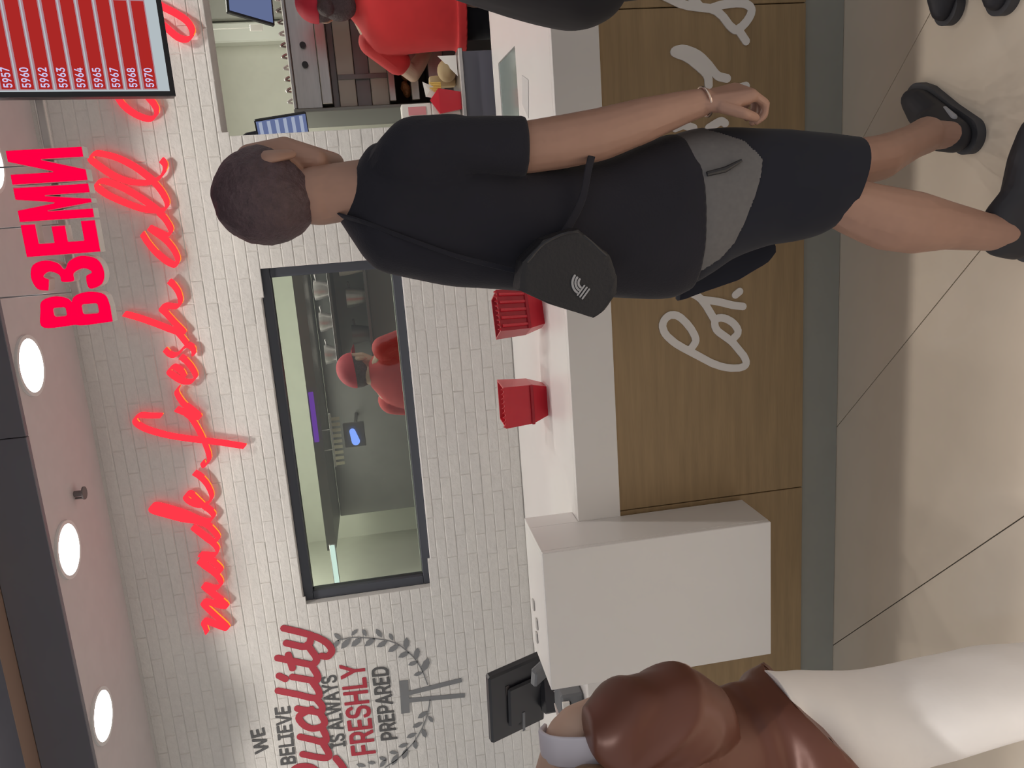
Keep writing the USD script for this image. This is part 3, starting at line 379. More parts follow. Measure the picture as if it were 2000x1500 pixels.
# window: frame of four rails, pane, white sill and reveals
wn = thing('window_1', 'dark grey framed kitchen window in the white brick wall', None, ((WIN[0]+WIN[1])/2, WALL, WIN[2]), kind='structure')
FW = .043; yf = WALL+.038; a, b, c, d = WIN
for q in ((a, b, c, c+FW), (a, b, d-FW, d), (a, a+FW, c+FW, d-FW), (b-FW, b, c+FW, d-FW)): part(wn, 'frame_rail', cbox(q[0], q[1], yf, yf+.06, q[2], q[3], .003), frameM, smooth=False)
part(wn, 'pane', cbox(a+FW-.004, b-FW+.004, yf+.028, yf+.034, c+FW-.004, d-FW+.004, .0005), MATS['pane'], smooth=False)
part(wn, 'inner_sill', cbox(a+FW, b-FW, yf+.036, yf+.16, c+FW-.012, c+FW+.004, .002), mat('pale_sill', (.55,.55,.50), .4), smooth=False)
part(wn, 'outer_sill', cbox(a+.002, b-.002, WALL-.001, yf, c-.004, c+.003, .001), whiteM, smooth=False)

# ================================================================== counter
wt = thing('worktop', 'long white solid-surface worktop with deep grey-lit front edge', 'counter', (-.6, 3.0, .80))
gl = Polygon([(.335, 3.02), (.565, 3.02), (.575, 3.40), (.335, 3.40)]); top = sbox(-3.3, COUNTER_F+.0302, 1.9, WALL-.006)
part(wt, 'top_slab', slab(top.difference(gl.buffer(.006)), TOP-.03, TOP), whiteM, smooth=False)
part(wt, 'apron', cbox(-3.3, 1.9, COUNTER_F, COUNTER_F+.03, .80, TOP, .0012), whiteM, smooth=False)
part(wt, 'inset_glass', slab(gl.buffer(.002), TOP-.02, TOP-.003), mat('grey_green_glass', (.30,.36,.335), .12, spec=.7), 'grey green glass plate let into the white top')
cb = thing('counter_base', 'oak-fronted counter base with white script lettering and grey kick plate', 'counter', (-.6, 2.75, 0))
for x0, x1 in ((-3.3, -2.3), (-2.297, -1.02), (-1.017, .55), (.553, 1.9)): part(cb, 'wood_panel', cbox(x0, x1, 2.442, 2.462, .137, .80, .0015), woodM, smooth=False)
part(cb, 'kick_plate', cbox(-3.3, 1.9, 2.456, 2.475, 0.001, .136, .001), kickM, smooth=False)
scr = []
for k, p in enumerate(D['script']):
    w = .0125 if k != 7 else .013; scr.append(LineString(curve(p, 6)).buffer(w, join_style=1))
for g in unary_union(scr).simplify(.0008).geoms: part(cb, 'script_lettering', prism(g, 2.4375, 2.4418), letterWhiteM, 'white handwritten script lettering' if g.area > .004 else 'white dot of the script lettering', smooth=False)
bx = thing('white_box_cabinet', 'plain white box cabinet standing out from the oak counter front', 'cabinet', (-1.265, 2.4, .367))
part(bx, 'front_panel', cbox(-1.497, -1.03, 2.222, 2.24, .367, 1.112, .002), whiteM, smooth=False)
part(bx, 'side_panel', cbox(-1.048, -1.03, 2.2405, 2.429, .367, 1.112, .001), whiteM, smooth=False); part(bx, 'side_panel', cbox(-1.497, -1.479, 2.2405, 2.429, .367, 1.112, .001), whiteM, smooth=False)
part(bx, 'upper_side_panel', cbox(-1.048, -1.03, 2.4295, 2.52, TOP+.001, 1.112, .001), whiteM, smooth=False); part(bx, 'upper_side_panel', cbox(-1.497, -1.479, 2.4295, 2.52, TOP+.001, 1.112, .001), whiteM, smooth=False)
part(bx, 'bottom_panel', cbox(-1.479, -1.048, 2.2405, 2.429, .367, .385, .001), whiteM, smooth=False); part(bx, 'rear_panel', cbox(-1.479, -1.048, 2.5, 2.52, TOP+.001, 1.09, .001), whiteM, smooth=False)
part(bx, 'lid', cbox(-1.479, -1.048, 2.2405, 2.52, 1.092, 1.112, .001), whiteM, smooth=False)

# ================================================================== lights as things, sprinkler
POSN = ['beyond the frame', 'second', '', '', '', '']
labs = {0: 'round soffit downlight at the far left end of the row', 1: 'second round soffit downlight from the far left end', 5: 'round soffit downlight hidden above the order screen side', 6: 'second round soffit downlight from the far right end', 7: 'round soffit downlight at the far right end of the row', 2: 'round white downlight in the soffit edge nearest the wall emblem', 3: 'round white downlight above the kitchen window, middle of the three in view', 4: 'round white downlight closest to the red overhead letters'}
for k, x in enumerate(LAMP_X):
    t = thing('downlight', labs[k], 'light', (x, LAMP_Y, SOFFIT), 'soffit downlights')
    th = np.linspace(0, 2*np.pi, 41)[:-1]; o = Polygon(np.c_[x+.112*np.cos(th), LAMP_Y+.112*np.sin(th)]); i = Polygon(np.c_[x+.098*np.cos(th), LAMP_Y+.098*np.sin(th)])
    part(t, 'rim', slab(o.difference(i), SOFFIT-.010, SOFFIT), rimM, smooth=False); part(t, 'lens', slab(i, SOFFIT-.008, SOFFIT-.001), lampM, smooth=False)
sp = D['spr']; t = thing('sprinkler', 'small dark sprinkler head on the pale soffit', 'sprinkler', (sp[0], sp[1], SOFFIT))
part(t, 'stem', tube([(sp[0], sp[1], SOFFIT), (sp[0], sp[1], SOFFIT-.035)], .012), steelDarkM); part(t, 'deflector', tube([(sp[0], sp[1], SOFFIT-.034), (sp[0], sp[1], SOFFIT-.040)], .026, 16), steelDarkM)
part(t, 'frame_arm', tube([(sp[0]-.018, sp[1], SOFFIT-.002), (sp[0]-.02, sp[1], SOFFIT-.036)], .004), steelDarkM)
solo('indicator_light', cbox(-1.175, -1.145, 2.79, 2.80, 2.962, 2.9745, .002), yellowGlowM, 'tiny yellow light on the dark upper ceiling', 'light')

tk = thing('unseen_track_light', 'black track with three spot heads, out of view above the queue', 'light', (-.6, .6, 2.9))  # out of view; carries the lamps that light the near floor
part(tk, 'rail', cbox(-2.1, .9, .13, .17, 2.985, 3.015, .003), blackM, smooth=False)
for x in (-1.4, .3): part(tk, 'arm', cbox(x-.015, x+.015, .171, 1.0995, 2.987, 3.013, .002), blackM, smooth=False)
for x in (-1.9, -.6, .7):
    h = part(tk, 'spot_head', tube([(x, .15, 2.984), (x, .15, 2.965)], [.05, .065], 20), blackM); part(h, 'lens', tube([(x, .15, 2.9645), (x, .15, 2.962)], .055, 20), lampM)
# ================================================================== neon script on the wall
nv = np.array(D['nib'])
def neon_shape(p):
    q = curve(p, 6); out = []
    for s0, s1 in zip(q[:-1], q[1:]): out.append(MultiPoint([s0-nv*.38, s0+nv*.38, s1-nv*.38, s1+nv*.38]).convex_hull.buffer(.0036, quad_segs=3))
    return unary_union(out).simplify(.0006)
ns = thing('neon_sign', 'red neon script reading made fresh all day on the white brick wall', 'neon sign', (-.5, WALL, 2.3))
for n, p in D['neon']:
    part(ns, n, prism(neon_shape(p), 3.529, 3.541), MATS['neon'], smooth=False)
clips = []
for n, p in D['neon']:
    for q in (p[0], p[len(p)//2]): clips.append(tube([(q[0], 3.5405, q[1]), (q[0], WALL+.002, q[1])], .004, 6))
part(ns, 'stand_off', join(clips), steelM, kind='stuff')

# ================================================================== emblem on the wall (flat print)
em = thing('wall_emblem', 'red and grey printed emblem about quality on the white brick wall', 'wall graphic', (-2.3, WALL, 1.8))
yb = WALL-.0025; y0_ = yb-.002
for k, nm in (('we', 'lettering'), ('be', 'lettering'), ('is', 'lettering'), ('pr', 'lettering'), ('fr', 'red_lettering')):
    tx, (a, b, c) = D['text'][k]; part(em, nm, prism(fit_text(tx, a, b, c), y0_, yb), decalRedM if k == 'fr' else decalDarkM, '"%s" in capitals' % tx, smooth=False)
for k, p in enumerate(D['quality']):
    pass
qs = [LineString(curve(p, 5)).buffer(.0165, join_style=1) for p in D['quality']]; part(em, 'script_lettering', prism(unary_union(qs).simplify(.001), y0_-.001, yb), decalRedM, 'red brush script word Quality', smooth=False)
fk = D['fork']; part(em, 'fork_symbol', prism(unary_union([LineString(fk[0]).buffer(.021, cap_style=2), LineString(fk[1]).buffer(.012, cap_style=2), LineString(fk[2]).buffer(.012, cap_style=2)]), y0_, yb), decalGreyM, smooth=False)
for p in D['stem']: part(em, 'laurel_stem', prism(LineString(curve(p, 5)).buffer(.0022), y0_, yb), decalGreyM, smooth=False)
for p in D['leaf']:
    a, b = map(np.array, p); u = b-a; n_ = np.array([-u[1], u[0]]); part(em, 'laurel_leaf', prism(Polygon([a, a+u*.3+n_*.2, a+u*.65+n_*.2, b, a+u*.65-n_*.2, a+u*.3-n_*.2]), y0_, yb), decalGreyM, smooth=False)

# ================================================================== hanging letters and order screen
SY = 2.6
sg = thing('hanging_letter_sign', 'red illuminated block letters hanging from the ceiling, white sided', 'sign', (0, SY, 2.33))
def strokes_letter(ch):
    """heavy condensed capitals in a box of width w and height 1"""
    if ch == 'В':
        o = unary_union([sbox(0, 0, .30, 1), affinity.scale(Polygon(curve([(0, .5), (0, 1), (.28, 1), (.44, .95), (.50, .76), (.44, .57), (.3, .52), (0, .52)], 5)), 1, 1), Polygon(curve([(0, 0), (0, .55), (.30, .55), (.47, .49), (.53, .28), (.47, .06), (.3, 0), (0, 0)], 5))]).buffer(0)
        return unary_union([o]).difference(unary_union([sbox(.2, .67, .27, .78).buffer(.03), sbox(.2, .21, .29, .37).buffer(.03)])), .53
    if ch == 'З':
        o = unary_union([Polygon(curve([(.02, .80), (.06, .95), (.25, 1.01), (.44, .95), (.50, .77), (.44, .60), (.34, .53), (.46, .45), (.53, .27), (.46, .06), (.26, -.01), (.06, .05), (0, .24), (.2, .26), (.26, .17), (.32, .27), (.26, .41), (.14, .43), (.14, .60), (.25, .62), (.31, .74), (.25, .83), (.2, .76)], 4)).buffer(0)]); return o, .53
    if ch == 'Е': return unary_union([sbox(0, 0, .2, 1), sbox(0, 0, .50, .20), sbox(0, .41, .45, .60), sbox(0, .80, .50, 1)]), .50
    if ch == 'М': return sbox(0, 0, .71, 1).difference(unary_union([Polygon([(.25, 1.01), (.46, 1.01), (.355, .50)]), Polygon([(.20, -.01), (.31, -.01), (.20, .60)]), Polygon([(.51, -.01), (.40, -.01), (.51, .60)])])), .71
    return sbox(0, 0, .63, 1).difference(unary_union([Polygon([(.20, 1.01), (.42, 1.01), (.20, .44)]), Polygon([(.43, -.01), (.21, -.01), (.43, .56)])])), .63
HT = .208; xs = -.256; wid = [(.0, .103), (.108, .211), (.216, .312), (.318, .418), (.425, .523)]
for ch, (w0, w1), nm in zip('ВЗЕМИ', wid, ('letter_v', 'letter_z', 'letter_e', 'letter_m', 'letter_i')):
    g, w = strokes_letter(ch); x0, z0_, x1, z1_ = g.bounds; g = affinity.translate(g, -x0, -z0_); g = affinity.scale(g, (w1-w0)/(x1-x0), HT/(z1_-z0_), origin=(0, 0)); g = affinity.translate(g, xs+w0, 2.327)
    p = part(sg, nm, prism(g.simplify(.0005), SY+.002, SY+.045), signSideM, smooth=False); part(p, 'lit_face', prism(g.buffer(-.002).simplify(.0004), SY-.002, SY+.002), signFaceM, smooth=False)
part(sg, 'mounting_rail', cbox(-.22, .9, SY+.046, SY+.062, 2.425, 2.447, .002), signSideM, smooth=False)
for x in (-.155, .05, .225): part(sg, 'hanger_rod', tube([(x, SY+.055, 2.44), (x, SY+.055, 2.9755)], .0022, 8), steelM)
# screen, tilted towards the queue
SW, SH, TI = .90, .53, math.radians(15.5); so = np.array([.392, 2.6, 2.045])
def scr_(p):
    v, f = tv(p); u, w, n = v[:, 0], v[:, 2], v[:, 1]      # u along x, w up the screen, n depth behind the face
    return (np.c_[so[0]+u, so[1]-w*math.sin(TI)+n*math.cos(TI), so[2]+w*math.cos(TI)+n*math.sin(TI)], f)
sc = thing('order_screen', 'tilted hanging screen listing order numbers in red rows', 'screen', (so[0]+SW/2, 2.6, 2.045))
part(sc, 'casing', scr_(cbox(0, SW, .004, .05, 0, SH, .004)), blackM, smooth=False)
B = .014; bz = part(sc, 'bezel', scr_(prism(sbox(0, 0, SW, SH).difference(sbox(B, B, SW-B, SH-B)), -.004, .004)), blackM, smooth=False)
dp = part(sc, 'display', scr_(prism(sbox(B, B, SW-B, SH-B), .0015, .004)), scrGreyM, 'lit pale grey display panel', smooth=False)
nums = ['5970', '5968', '5967', '5965', '5964', '5963', '5962', '5960', '5957', '5956', '5954']
for k, nm in enumerate(nums):
    z0_ = .047+k*.0446; z1_ = z0_+.037
    if z1_ > SH-B: break
    part(dp, 'order_row_edge', scr_(prism(sbox(.019, z0_-.002, .262, z1_+.002), .0005, .0018)), scrPinkM, smooth=False)
    part(dp, 'order_row', scr_(prism(sbox(.022, z0_+.001, .258, z1_-.003), -.0005, .0008)), scrRedM, smooth=False)
    part(dp, 'order_number', scr_(prism(fit_text(nm, (.026, z0_+.007), (.078, z0_+.007), (.026, z0_+.029)), -.0012, -.0002)), scrTextM, smooth=False)
    part(dp, 'order_row', scr_(prism(sbox(.50, z0_+.001, .75, z1_-.003), -.0005, .0008)), scrRedM, smooth=False)
part(sc, 'ceiling_pole', tube([(.84, 2.58, 2.30), (.84, 2.58, 2.9755)], .02, 12), blackM)

# ================================================================== things on the counter
def dispenser(x0, x1, yf_, label, ridged=False, ang=0.):
    cx = (x0+x1)/2; w = (x1-x0)/2; t = thing('red_dispenser', label, 'dispenser', (cx, yf_+.07, TOP)); H0, H1 = TOP, TOP+.056
    def T(m):
        v, f = tv(m); c, s = math.cos(ang), math.sin(ang); x, y = v[:, 0]-cx, v[:, 1]-yf_-.06; return (np.c_[cx+x*c-y*s, yf_+.06+x*s+y*c, v[:, 2]], f)
    base = hullpts([(cx+sx*w*.72, yf_+.03+dy, H0) for sx in (-1, 1) for dy in (0, .075)]+[(cx+sx*w*.93, yf_+.006+dy, H1) for sx in (-1, 1) for dy in (0, .12)])
    part(t, 'base', T(base), redPlasticM, smooth=False)
    outer = hullpts([(cx+sx*w*.94, yf_+.004+dy, H1+.001) for sx in (-1, 1) for dy in (0, .122)]+[(cx+sx*w, yf_-.012+dy, TOP+.168) for sx in (-1, 1) for dy in (0, .15)])
    inner = hullpts([(cx+sx*w*.86, yf_+.014+dy, H1+.012) for sx in (-1, 1) for dy in (0, .102)]+[(cx+sx*w*.94, yf_-.003+dy, TOP+.18) for sx in (-1, 1) for dy in (0, .132)])
    part(t, 'bin', T(outer-inner), redPlasticM if not ridged else redDarkM, smooth=False)
    part(t, 'front_lip', T(cbox(cx-w*.97, cx+w*.97, yf_-.004, yf_+.004, H1+.0, H1+.012, .002)), redDarkM, smooth=False)
    n = 9
    for k in range(n):
        x = cx-w*.9+1.8*w*k/(n-1); part(t, 'rim_tooth', T(hullpts([(x-.006, yf_-.013, TOP+.166), (x+.006, yf_-.013, TOP+.166), (x, yf_-.014, TOP+.178), (x-.006, yf_-.008, TOP+.166), (x+.006, yf_-.008, TOP+.166), (x, yf_-.009, TOP+.178)])), redPlasticM, smooth=False)
    if ridged:
        for k in range(5):
            x = cx-w*.75+1.5*w*k/4; part(t, 'ridge', T(tube([(x*.97+cx*.03, yf_+.002, H1+.012), (x, yf_-.013, TOP+.16)], .006, 8)), redPlasticM)
    return t
dispenser(-.785, -.63, 2.80, 'upright red plastic dispenser alone on the white worktop below the window')
dispenser(-.445, -.295, 2.77, 'ridged red plastic dispenser partly behind the man in black', True, .35)
rc = D['receipt']; solo('paper_slip', slab(Polygon([(.30, 2.84), (.42, 2.80), (.452, 2.905), (.36, 2.935)]), TOP+.0006, TOP+.002), mat('grey_paper', (.62,.60,.585), .8), 'small grey paper slip beside the inset glass', 'paper')
# cash register group behind the white box
t = thing('register_monitor', 'black register monitor seen from behind on the worktop', 'monitor', (-1.98, 2.92, TOP))
def tilt(m, o, rz, rx):
    v, f = tv(m); c, s = math.cos(rx), math.sin(rx); y, z = v[:, 1]*c-v[:, 2]*s, v[:, 1]*s+v[:, 2]*c; c, s = math.cos(rz), math.sin(rz)
    return (np.c_[o[0]+v[:, 0]*c-y*s, o[1]+v[:, 0]*s+y*c, o[2]+z], f)
MO = (-1.93, 2.86, 1.145); mz, mx = math.radians(-16), math.radians(18)
part(t, 'back_shell', tilt(cbox(-.19, .19, -.018, .018, -.125, .125, .008), MO, mz, mx), blackM, smooth=False); part(t, 'service_cover', tilt(cbox(-.12, .10, -.035, -.017, -.11, .05, .012), MO, mz, mx), blackM, smooth=False)
part(t, 'cable_slot', tilt(cbox(.06, .11, -.021, -.0175, .04, .055, .001), MO, mz, mx), darkInM, smooth=False); part(t, 'trim_bar', tilt(cbox(-.17, -.06, -.038, -.034, -.02, -.008, .001), MO, mz, mx), greyPlasticM, smooth=False)
part(t, 'stand', cbox(-2.02, -1.84, 2.83, 2.99, TOP, TOP+.10, .015), blackM, smooth=False)
t = thing('card_terminal', 'small grey card terminal on an angled black arm beside the white box', 'terminal', (-1.62, 2.62, TOP))
part(t, 'keypad_body', tilt(cbox(-.05, .05, -.015, .015, -.03, .035, .006), (-1.71, 2.66, 1.075), -.5, .6), greyPlasticM, smooth=False); part(t, 'front_edge', tilt(cbox(-.05, .05, -.018, .012, -.045, -.031, .004), (-1.71, 2.66, 1.075), -.5, .6), blackM, smooth=False)
part(t, 'arm', tube([(-1.73, 2.68, 1.05), (-1.80, 2.74, .97), (-1.80, 2.75, TOP)], .009), blackM)
t = thing('receipt_printer', 'dark grey receipt printer on the worktop by the white box', 'printer', (-1.74, 2.56, TOP))
part(t, 'housing', cbox(-1.83, -1.715, 2.50, 2.63, TOP, TOP+.085, .008), greyPlasticM, smooth=False); part(t, 'paper_slot', cbox(-1.80, -1.74, 2.49, 2.502, TOP+.05, TOP+.058, .001), blackM, smooth=False)
rp = part(t, 'receipt', cbox(-1.765, -1.735, 2.488, 2.499, TOP+.056, TOP+.082, .001), paperM, smooth=False)
solo('paper_notice', tilt(cbox(-.055, .05, -.001, .001, -.055, .03, .0004), (-1.755, COUNTER_F-.006, .955), 0, -.03), paperM, 'white paper notice taped to the front edge beside the white box', 'notice', smooth=False)
t = thing('paper_bundle', 'crumpled white and red papers between monitor and white box', 'papers', (-1.90, 2.70, TOP))
for k in range(6):
    x, y = -2.0+.05*k, 2.64+.02*(k % 3); part(t, 'sheet', tilt(cbox(-.03, .03, -.001, .001, -.005, .07, .0004), (x, y, TOP+.006), .5*k, .35-.1*k), paperM if k % 3 else pinkM, smooth=False)
for k, (x, y) in enumerate([(-1.42, 2.42), (-1.36, 2.40), (-1.31, 2.44)]):
    solo('napkin_scrap', cbox(x-.02, x+.018, y-.012, y+.012, 1.1125, 1.118, .002), mat('scrap_grey', (.6,.58,.55), .8), ('grey scrap nearest the outer end', 'middle grey scrap', 'innermost grey scrap')[k]+' on top of the white box', 'scrap')

# ================================================================== kitchen, seen through the window and the opening
hd = thing('extractor_hood', 'long dark grey extractor hood above the kitchen line', 'kitchen hood', (-.95, 5.6, 1.98))
part(hd, 'canopy', hullpts([(-2.2, 5.3, 2.0), (.2, 5.3, 2.0), (-2.2, 5.95, 2.0), (.2, 5.95, 2.0), (-2.2, 5.26, 2.06), (.2, 5.26, 2.06), (-2.2, 5.95, 2.06), (.2, 5.95, 2.06)]), kitGreyM, smooth=False)
part(hd, 'purple_strip_light', cbox(-1.42, -1.08, 5.245, 5.265, 2.02, 2.05, .002), purpleM, 'purple strip light on the hood edge', smooth=False)
solo('splashback', cbox(-2.2, .2, 5.9, 5.95, .0, 1.995, .003), kitGreyM, 'dark grey steel splashback under the extractor hood', 'splashback')
kb = thing('kitchen_range', 'dark steel kitchen range under the shelves', 'range', (-.9, 5.5, 0)); part(kb, 'worktop', cbox(-2.0, .18, 5.2, 5.85, .85, .9, .004), steelDarkM, smooth=False); part(kb, 'body', cbox(-1.98, .16, 5.24, 5.84, .0, .849, .004), kitGreyM, smooth=False)
for z, nm in ((1.62, 'lower'), (1.86, 'upper')): solo('wall_shelf', cbox(-1.0, .1, 5.5, 5.899, z-.02, z, .002), steelDarkM, nm+' steel shelf behind the kitchen window', 'shelf')
for k, (x, z, h, m) in enumerate([(-.22, 1.86, .12, steelM), (-.45, 1.86, .10, steelM), (-.67, 1.86, .09, steelM), (-.30, 1.62, .16, paperM), (-.52, 1.62, .13, steelM), (-.90, 1.86, .08, steelM), (-.78, 1.62, .12, steelDarkM)]):
    tt = thing('steel_pan', ('pale pan', 'second pan', 'third pan', 'white tub', 'steel tub', 'low pan', 'dark pan')[k]+' on the '+('upper' if z > 1.8 else 'lower')+' kitchen shelf behind the window', 'pan', (x, 5.62, z))
    th = np.linspace(0, 2*np.pi, 25)[:-1]; part(tt, 'pan_body', skin_rings([np.c_[x+r*np.cos(th), 5.62+r*np.sin(th), np.full(24, zz)] for r, zz in ((.05, z), (.065, z+h*.6), (.07, z+h), (.062, z+h), (.05, z+.012))]), m); part(tt, 'handle', tube([(x+.06, 5.62, z+h*.8), (x+.11, 5.60, z+h*.85)], .007), steelDarkM)
t = thing('ticket_rail', 'row of small paper tickets hanging in the kitchen', 'ticket rail', (-1.45, 5.3, 1.86)); part(t, 'rail', cbox(-1.62, -1.25, 5.30, 5.315, 1.93, 1.945, .001), steelM, smooth=False)
for k in range(9): part(t, 'ticket', cbox(-1.61+.039*k, -1.588+.039*k, 5.298, 5.3, 1.875, 1.932, .0003), mat('ticket_paper', (.5,.47,.36), .8), smooth=False)
for x in (-1.5, -1.36): part(t, 'hanger', tube([(x, 5.308, 1.94), (x, 5.308, 1.9995)], .003, 6), steelM)
t = thing('insect_lamp', 'small glowing blue lamp in the kitchen behind the window', 'lamp', (-1.42, 5.3, 1.74)); part(t, 'backplate', cbox(-1.50, -1.33, 5.31, 5.33, 1.72, 1.86, .003), steelDarkM, smooth=False); part(t, 'bulb', soften(bone((-1.455, 5.29, 1.785), .028, (-1.385, 5.29, 1.80), .02), .01, 2), blueGlowM)
part(t, 'bracket', cbox(-1.43, -1.40, 5.33, 5.899, 1.78, 1.80, .002), steelDarkM, smooth=False)
t = thing('light_tube', 'long bright tube light beside the pale kitchen wall', 'light', (-2.2, 5.0, 1.98)); part(t, 'tube', tube([(-2.48, 5.0, 1.995), (-2.06, 5.0, 2.0)], .016, 12), paleGlowM); part(t, 'bracket', cbox(-2.4999, -2.06, 5.02, 5.04, 1.98, 2.02, .002), steelM, smooth=False)
t = thing('green_indicator', 'small pale green light on the left kitchen wall', 'light', (-2.45, 5.0, 1.88)); part(t, 'lens', ellip((-2.47, 4.9, 1.90), (.03, .03, .03), 20), paleGlowM)

# opening: heated cabinet, prep shelf, monitors
hc = thing('heated_cabinet', 'tall stainless heated holding cabinet with trays behind the opening', 'cabinet', (1.2, 4.9, 0))
CX0, CX1, CY = .585, 1.9, 4.5
for nm, z0, z1, y, m in (('control_panel', 1.71, 1.84, CY, steelM), ('rail', 1.655, 1.708, CY-.04, steelM), ('dark_band', 1.62, 1.654, CY+.03, steelDarkM), ('glass_door', 1.53, 1.619, CY+.004, mat('beige_glass', (.42,.385,.34), .25)), ('dark_band', 1.452, 1.529, CY+.02, steelDarkM), ('glass_door', 1.36, 1.451, CY+.004, MATS['beige_glass']), ('ledge', 1.325, 1.359, CY-.03, steelM),
                       ('tray_bay', 1.243, 1.324, CY+.25, darkInM), ('ledge', 1.20, 1.242, CY-.03, steelM), ('tray_bay', 1.145, 1.199, CY+.2, darkInM), ('lower_panel', 1.06, 1.144, CY, steelM), ('base', .06, 1.059, CY+.01, steelDarkM)):
    part(hc, nm, cbox(CX0 if nm not in ('rail', 'ledge') else CX0+.015, CX1, y, 5.2, z0, z1, .003), m, smooth=False)
part(hc, 'side_panel', cbox(CX0-.02, CX0-.001, CY-.02, 5.22, .06, 1.86, .003), mat('side_steel', (.26,.26,.25), .4, metal=.4), smooth=False); part(hc, 'top_cover', cbox(CX0, CX1, CY-.005, 5.2, 1.841, 1.86, .004), steelM, smooth=False)
for k in range(16): part(hc, 'edge_loop', tube(curve([(CX0+.03+.055*k, CY-.008, 1.862), (CX0+.035+.055*k, CY-.02, 1.885), (CX0+.05+.055*k, CY-.01, 1.862)], 4), .006, 6), steelM if k % 3 else whiteM)  # row of small steel and white loops along the top edge
for x in (.80, .895): part(hc, 'knob', tube([(x, CY-.022, 1.775), (x, CY+.001, 1.775)], .016, 14), blackM)
for x in (.72, 1.02, 1.32): part(hc, 'door_divider', cbox(x, x+.025, CY-.002, CY+.003, 1.36, 1.619, .001), steelDarkM, smooth=False)
part(hc, 'foot', cbox(.6, .66, 4.6, 4.66, 0, .06), blackM); part(hc, 'foot', cbox(1.8, 1.86, 4.6, 4.66, 0, .06), blackM)
for k in range(7):
    x = .66+.085*k; c = soften(union([ellip((x, CY+.06, 1.262), (.038, .04, .022), 18), ellip((x+.02, CY+.05, 1.272), (.025, .03, .02), 18)]), .014, 2); v = np.array(c.vertices); c.vertices = v+np.array(c.vertex_normals)*((meshkit.fbm(v*60, 3, k)-.5)*.016)[:, None]
    solo('fried_chicken_piece', c, chickenM, ('first', 'second', 'third', 'fourth', 'fifth', 'sixth', 'seventh')[k]+' brown fried chicken piece from the left in the cabinet tray', 'chicken', 'chicken pieces in the upper tray')
# prep shelf in front of it with packaging
ps = thing('prep_table', 'stainless prep table with boxes below, inside the opening', 'table', (.62, 3.93, 0))
part(ps, 'table_top', cbox(.40, .71, 3.74, 4.04, 1.045, 1.065, .003), steelM, smooth=False); part(ps, 'front_panel', cbox(.42, .70, 3.77, 3.79, .55, 1.044, .002), mat('lavender_steel', (.20,.195,.24), .4), smooth=False)
for x in (.43, .69):
    for y in (3.80, 4.01): part(ps, 'leg', tube([(x, y, 0), (x, y, 1.045)], .015, 10), steelM)
t = thing('printed_carton', 'white carton with a pink label beside the red carton', 'carton', (.462, 3.84, 1.066)); part(t, 'carton_body', cbox(.428, .492, 3.80, 3.90, 1.20, 1.335, .004), paperM, smooth=False); part(t, 'pink_label', cbox(.442, .478, 3.797, 3.8, 1.225, 1.305, .001), pinkM, smooth=False)
part(t, 'lower_carton', cbox(.428, .492, 3.80, 3.90, 1.066, 1.199, .004), paperM, smooth=False)
t = thing('red_carton', 'red open fries carton on the prep table', 'carton', (.50, 3.80, 1.066)); part(t, 'carton_body', hullpts([(.455, 3.77, 1.066), (.53, 3.77, 1.066), (.455, 3.79, 1.066), (.53, 3.79, 1.066), (.44, 3.765, 1.165), (.548, 3.765, 1.165), (.44, 3.795, 1.165), (.548, 3.795, 1.165), (.50, 3.78, 1.205)]), redPlasticM, smooth=False)
for k in range(6): part(t, 'fry', cbox(.535+.007*k, .541+.007*k, 3.776, 3.784, 1.15, 1.186+.008*(k % 3), .001), fryM, smooth=False)
part(t, 'paper_cone', hullpts([(.50, 3.80, 1.12), (.53, 3.80, 1.12), (.545, 3.80, 1.2), (.585, 3.805, 1.23), (.52, 3.81, 1.22)]), paperM, smooth=False)
t = thing('wrapped_bun', 'brown wrapped bun with white paper on the prep table', 'food', (.64, 3.86, 1.066)); part(t, 'bun', soften(ellip((.635, 3.86, 1.11), (.05, .05, .044), 20), .02, 2), bunM); part(t, 'bun_wrap', hullpts([(.60, 3.80, 1.068), (.69, 3.80, 1.068), (.695, 3.83, 1.15), (.65, 3.82, 1.10)]), paperM, smooth=False)
solo('brown_bag', soften(M(cbox(.575, .625, 3.90, 3.97, 1.066, 1.19, .006)), .02, 3), bunM, 'brown paper bag behind the wrapped bun', 'bag')
mo = thing('kitchen_monitor', 'small kitchen monitor with blue stripes at the left jamb of the opening', 'monitor', (.43, 3.86, 1.75))
MQ = (.424, 3.86, 1.87); part(mo, 'casing', tilt(cbox(-.045, .055, 0, .02, -.115, .115, .004), MQ, -.55, .25), blackM, smooth=False); dsp = part(mo, 'display', tilt(cbox(-.04, .05, -.003, -.0005, -.11, .11, .0005), MQ, -.55, .25), monBlueM, smooth=False)
for k in range(6): part(dsp, 'stripe', tilt(cbox(-.036, .046, -.0045, -.0032, -.095+.036*k, -.08+.036*k, .0002), MQ, -.55, .25), monWhiteM, smooth=False)
part(mo, 'wall_arm', tube([(.42, 3.88, 1.94), (.40, 3.80, 2.02), (.375, 3.70, 2.03)], .008), blackM)
mo = thing('kitchen_monitor', 'tilted dark-framed monitor at the upper right of the opening', 'monitor', (1.06, 4.2, 1.85)); MQ = (1.10, 4.25, 1.965)
part(mo, 'casing', tilt(cbox(-.15, .2, 0, .02, -.10, .13, .004), MQ, .35, .55), blackM, smooth=False); part(mo, 'display', tilt(cbox(-.14, .19, -.003, -.0005, -.09, .12, .0005), MQ, .35, .55), monBlueM, smooth=False); part(mo, 'ceiling_arm', tube([(1.12, 4.28, 2.0), (1.12, 4.28, 2.7605)], .012), blackM)
solo('pipe_column', cbox(1.245, 1.375, 6.06, 6.199, 0, 2.759, .01), mat('pale_column', (.72,.73,.66), .5), 'pale square pipe column on the kitchen back wall', 'column')
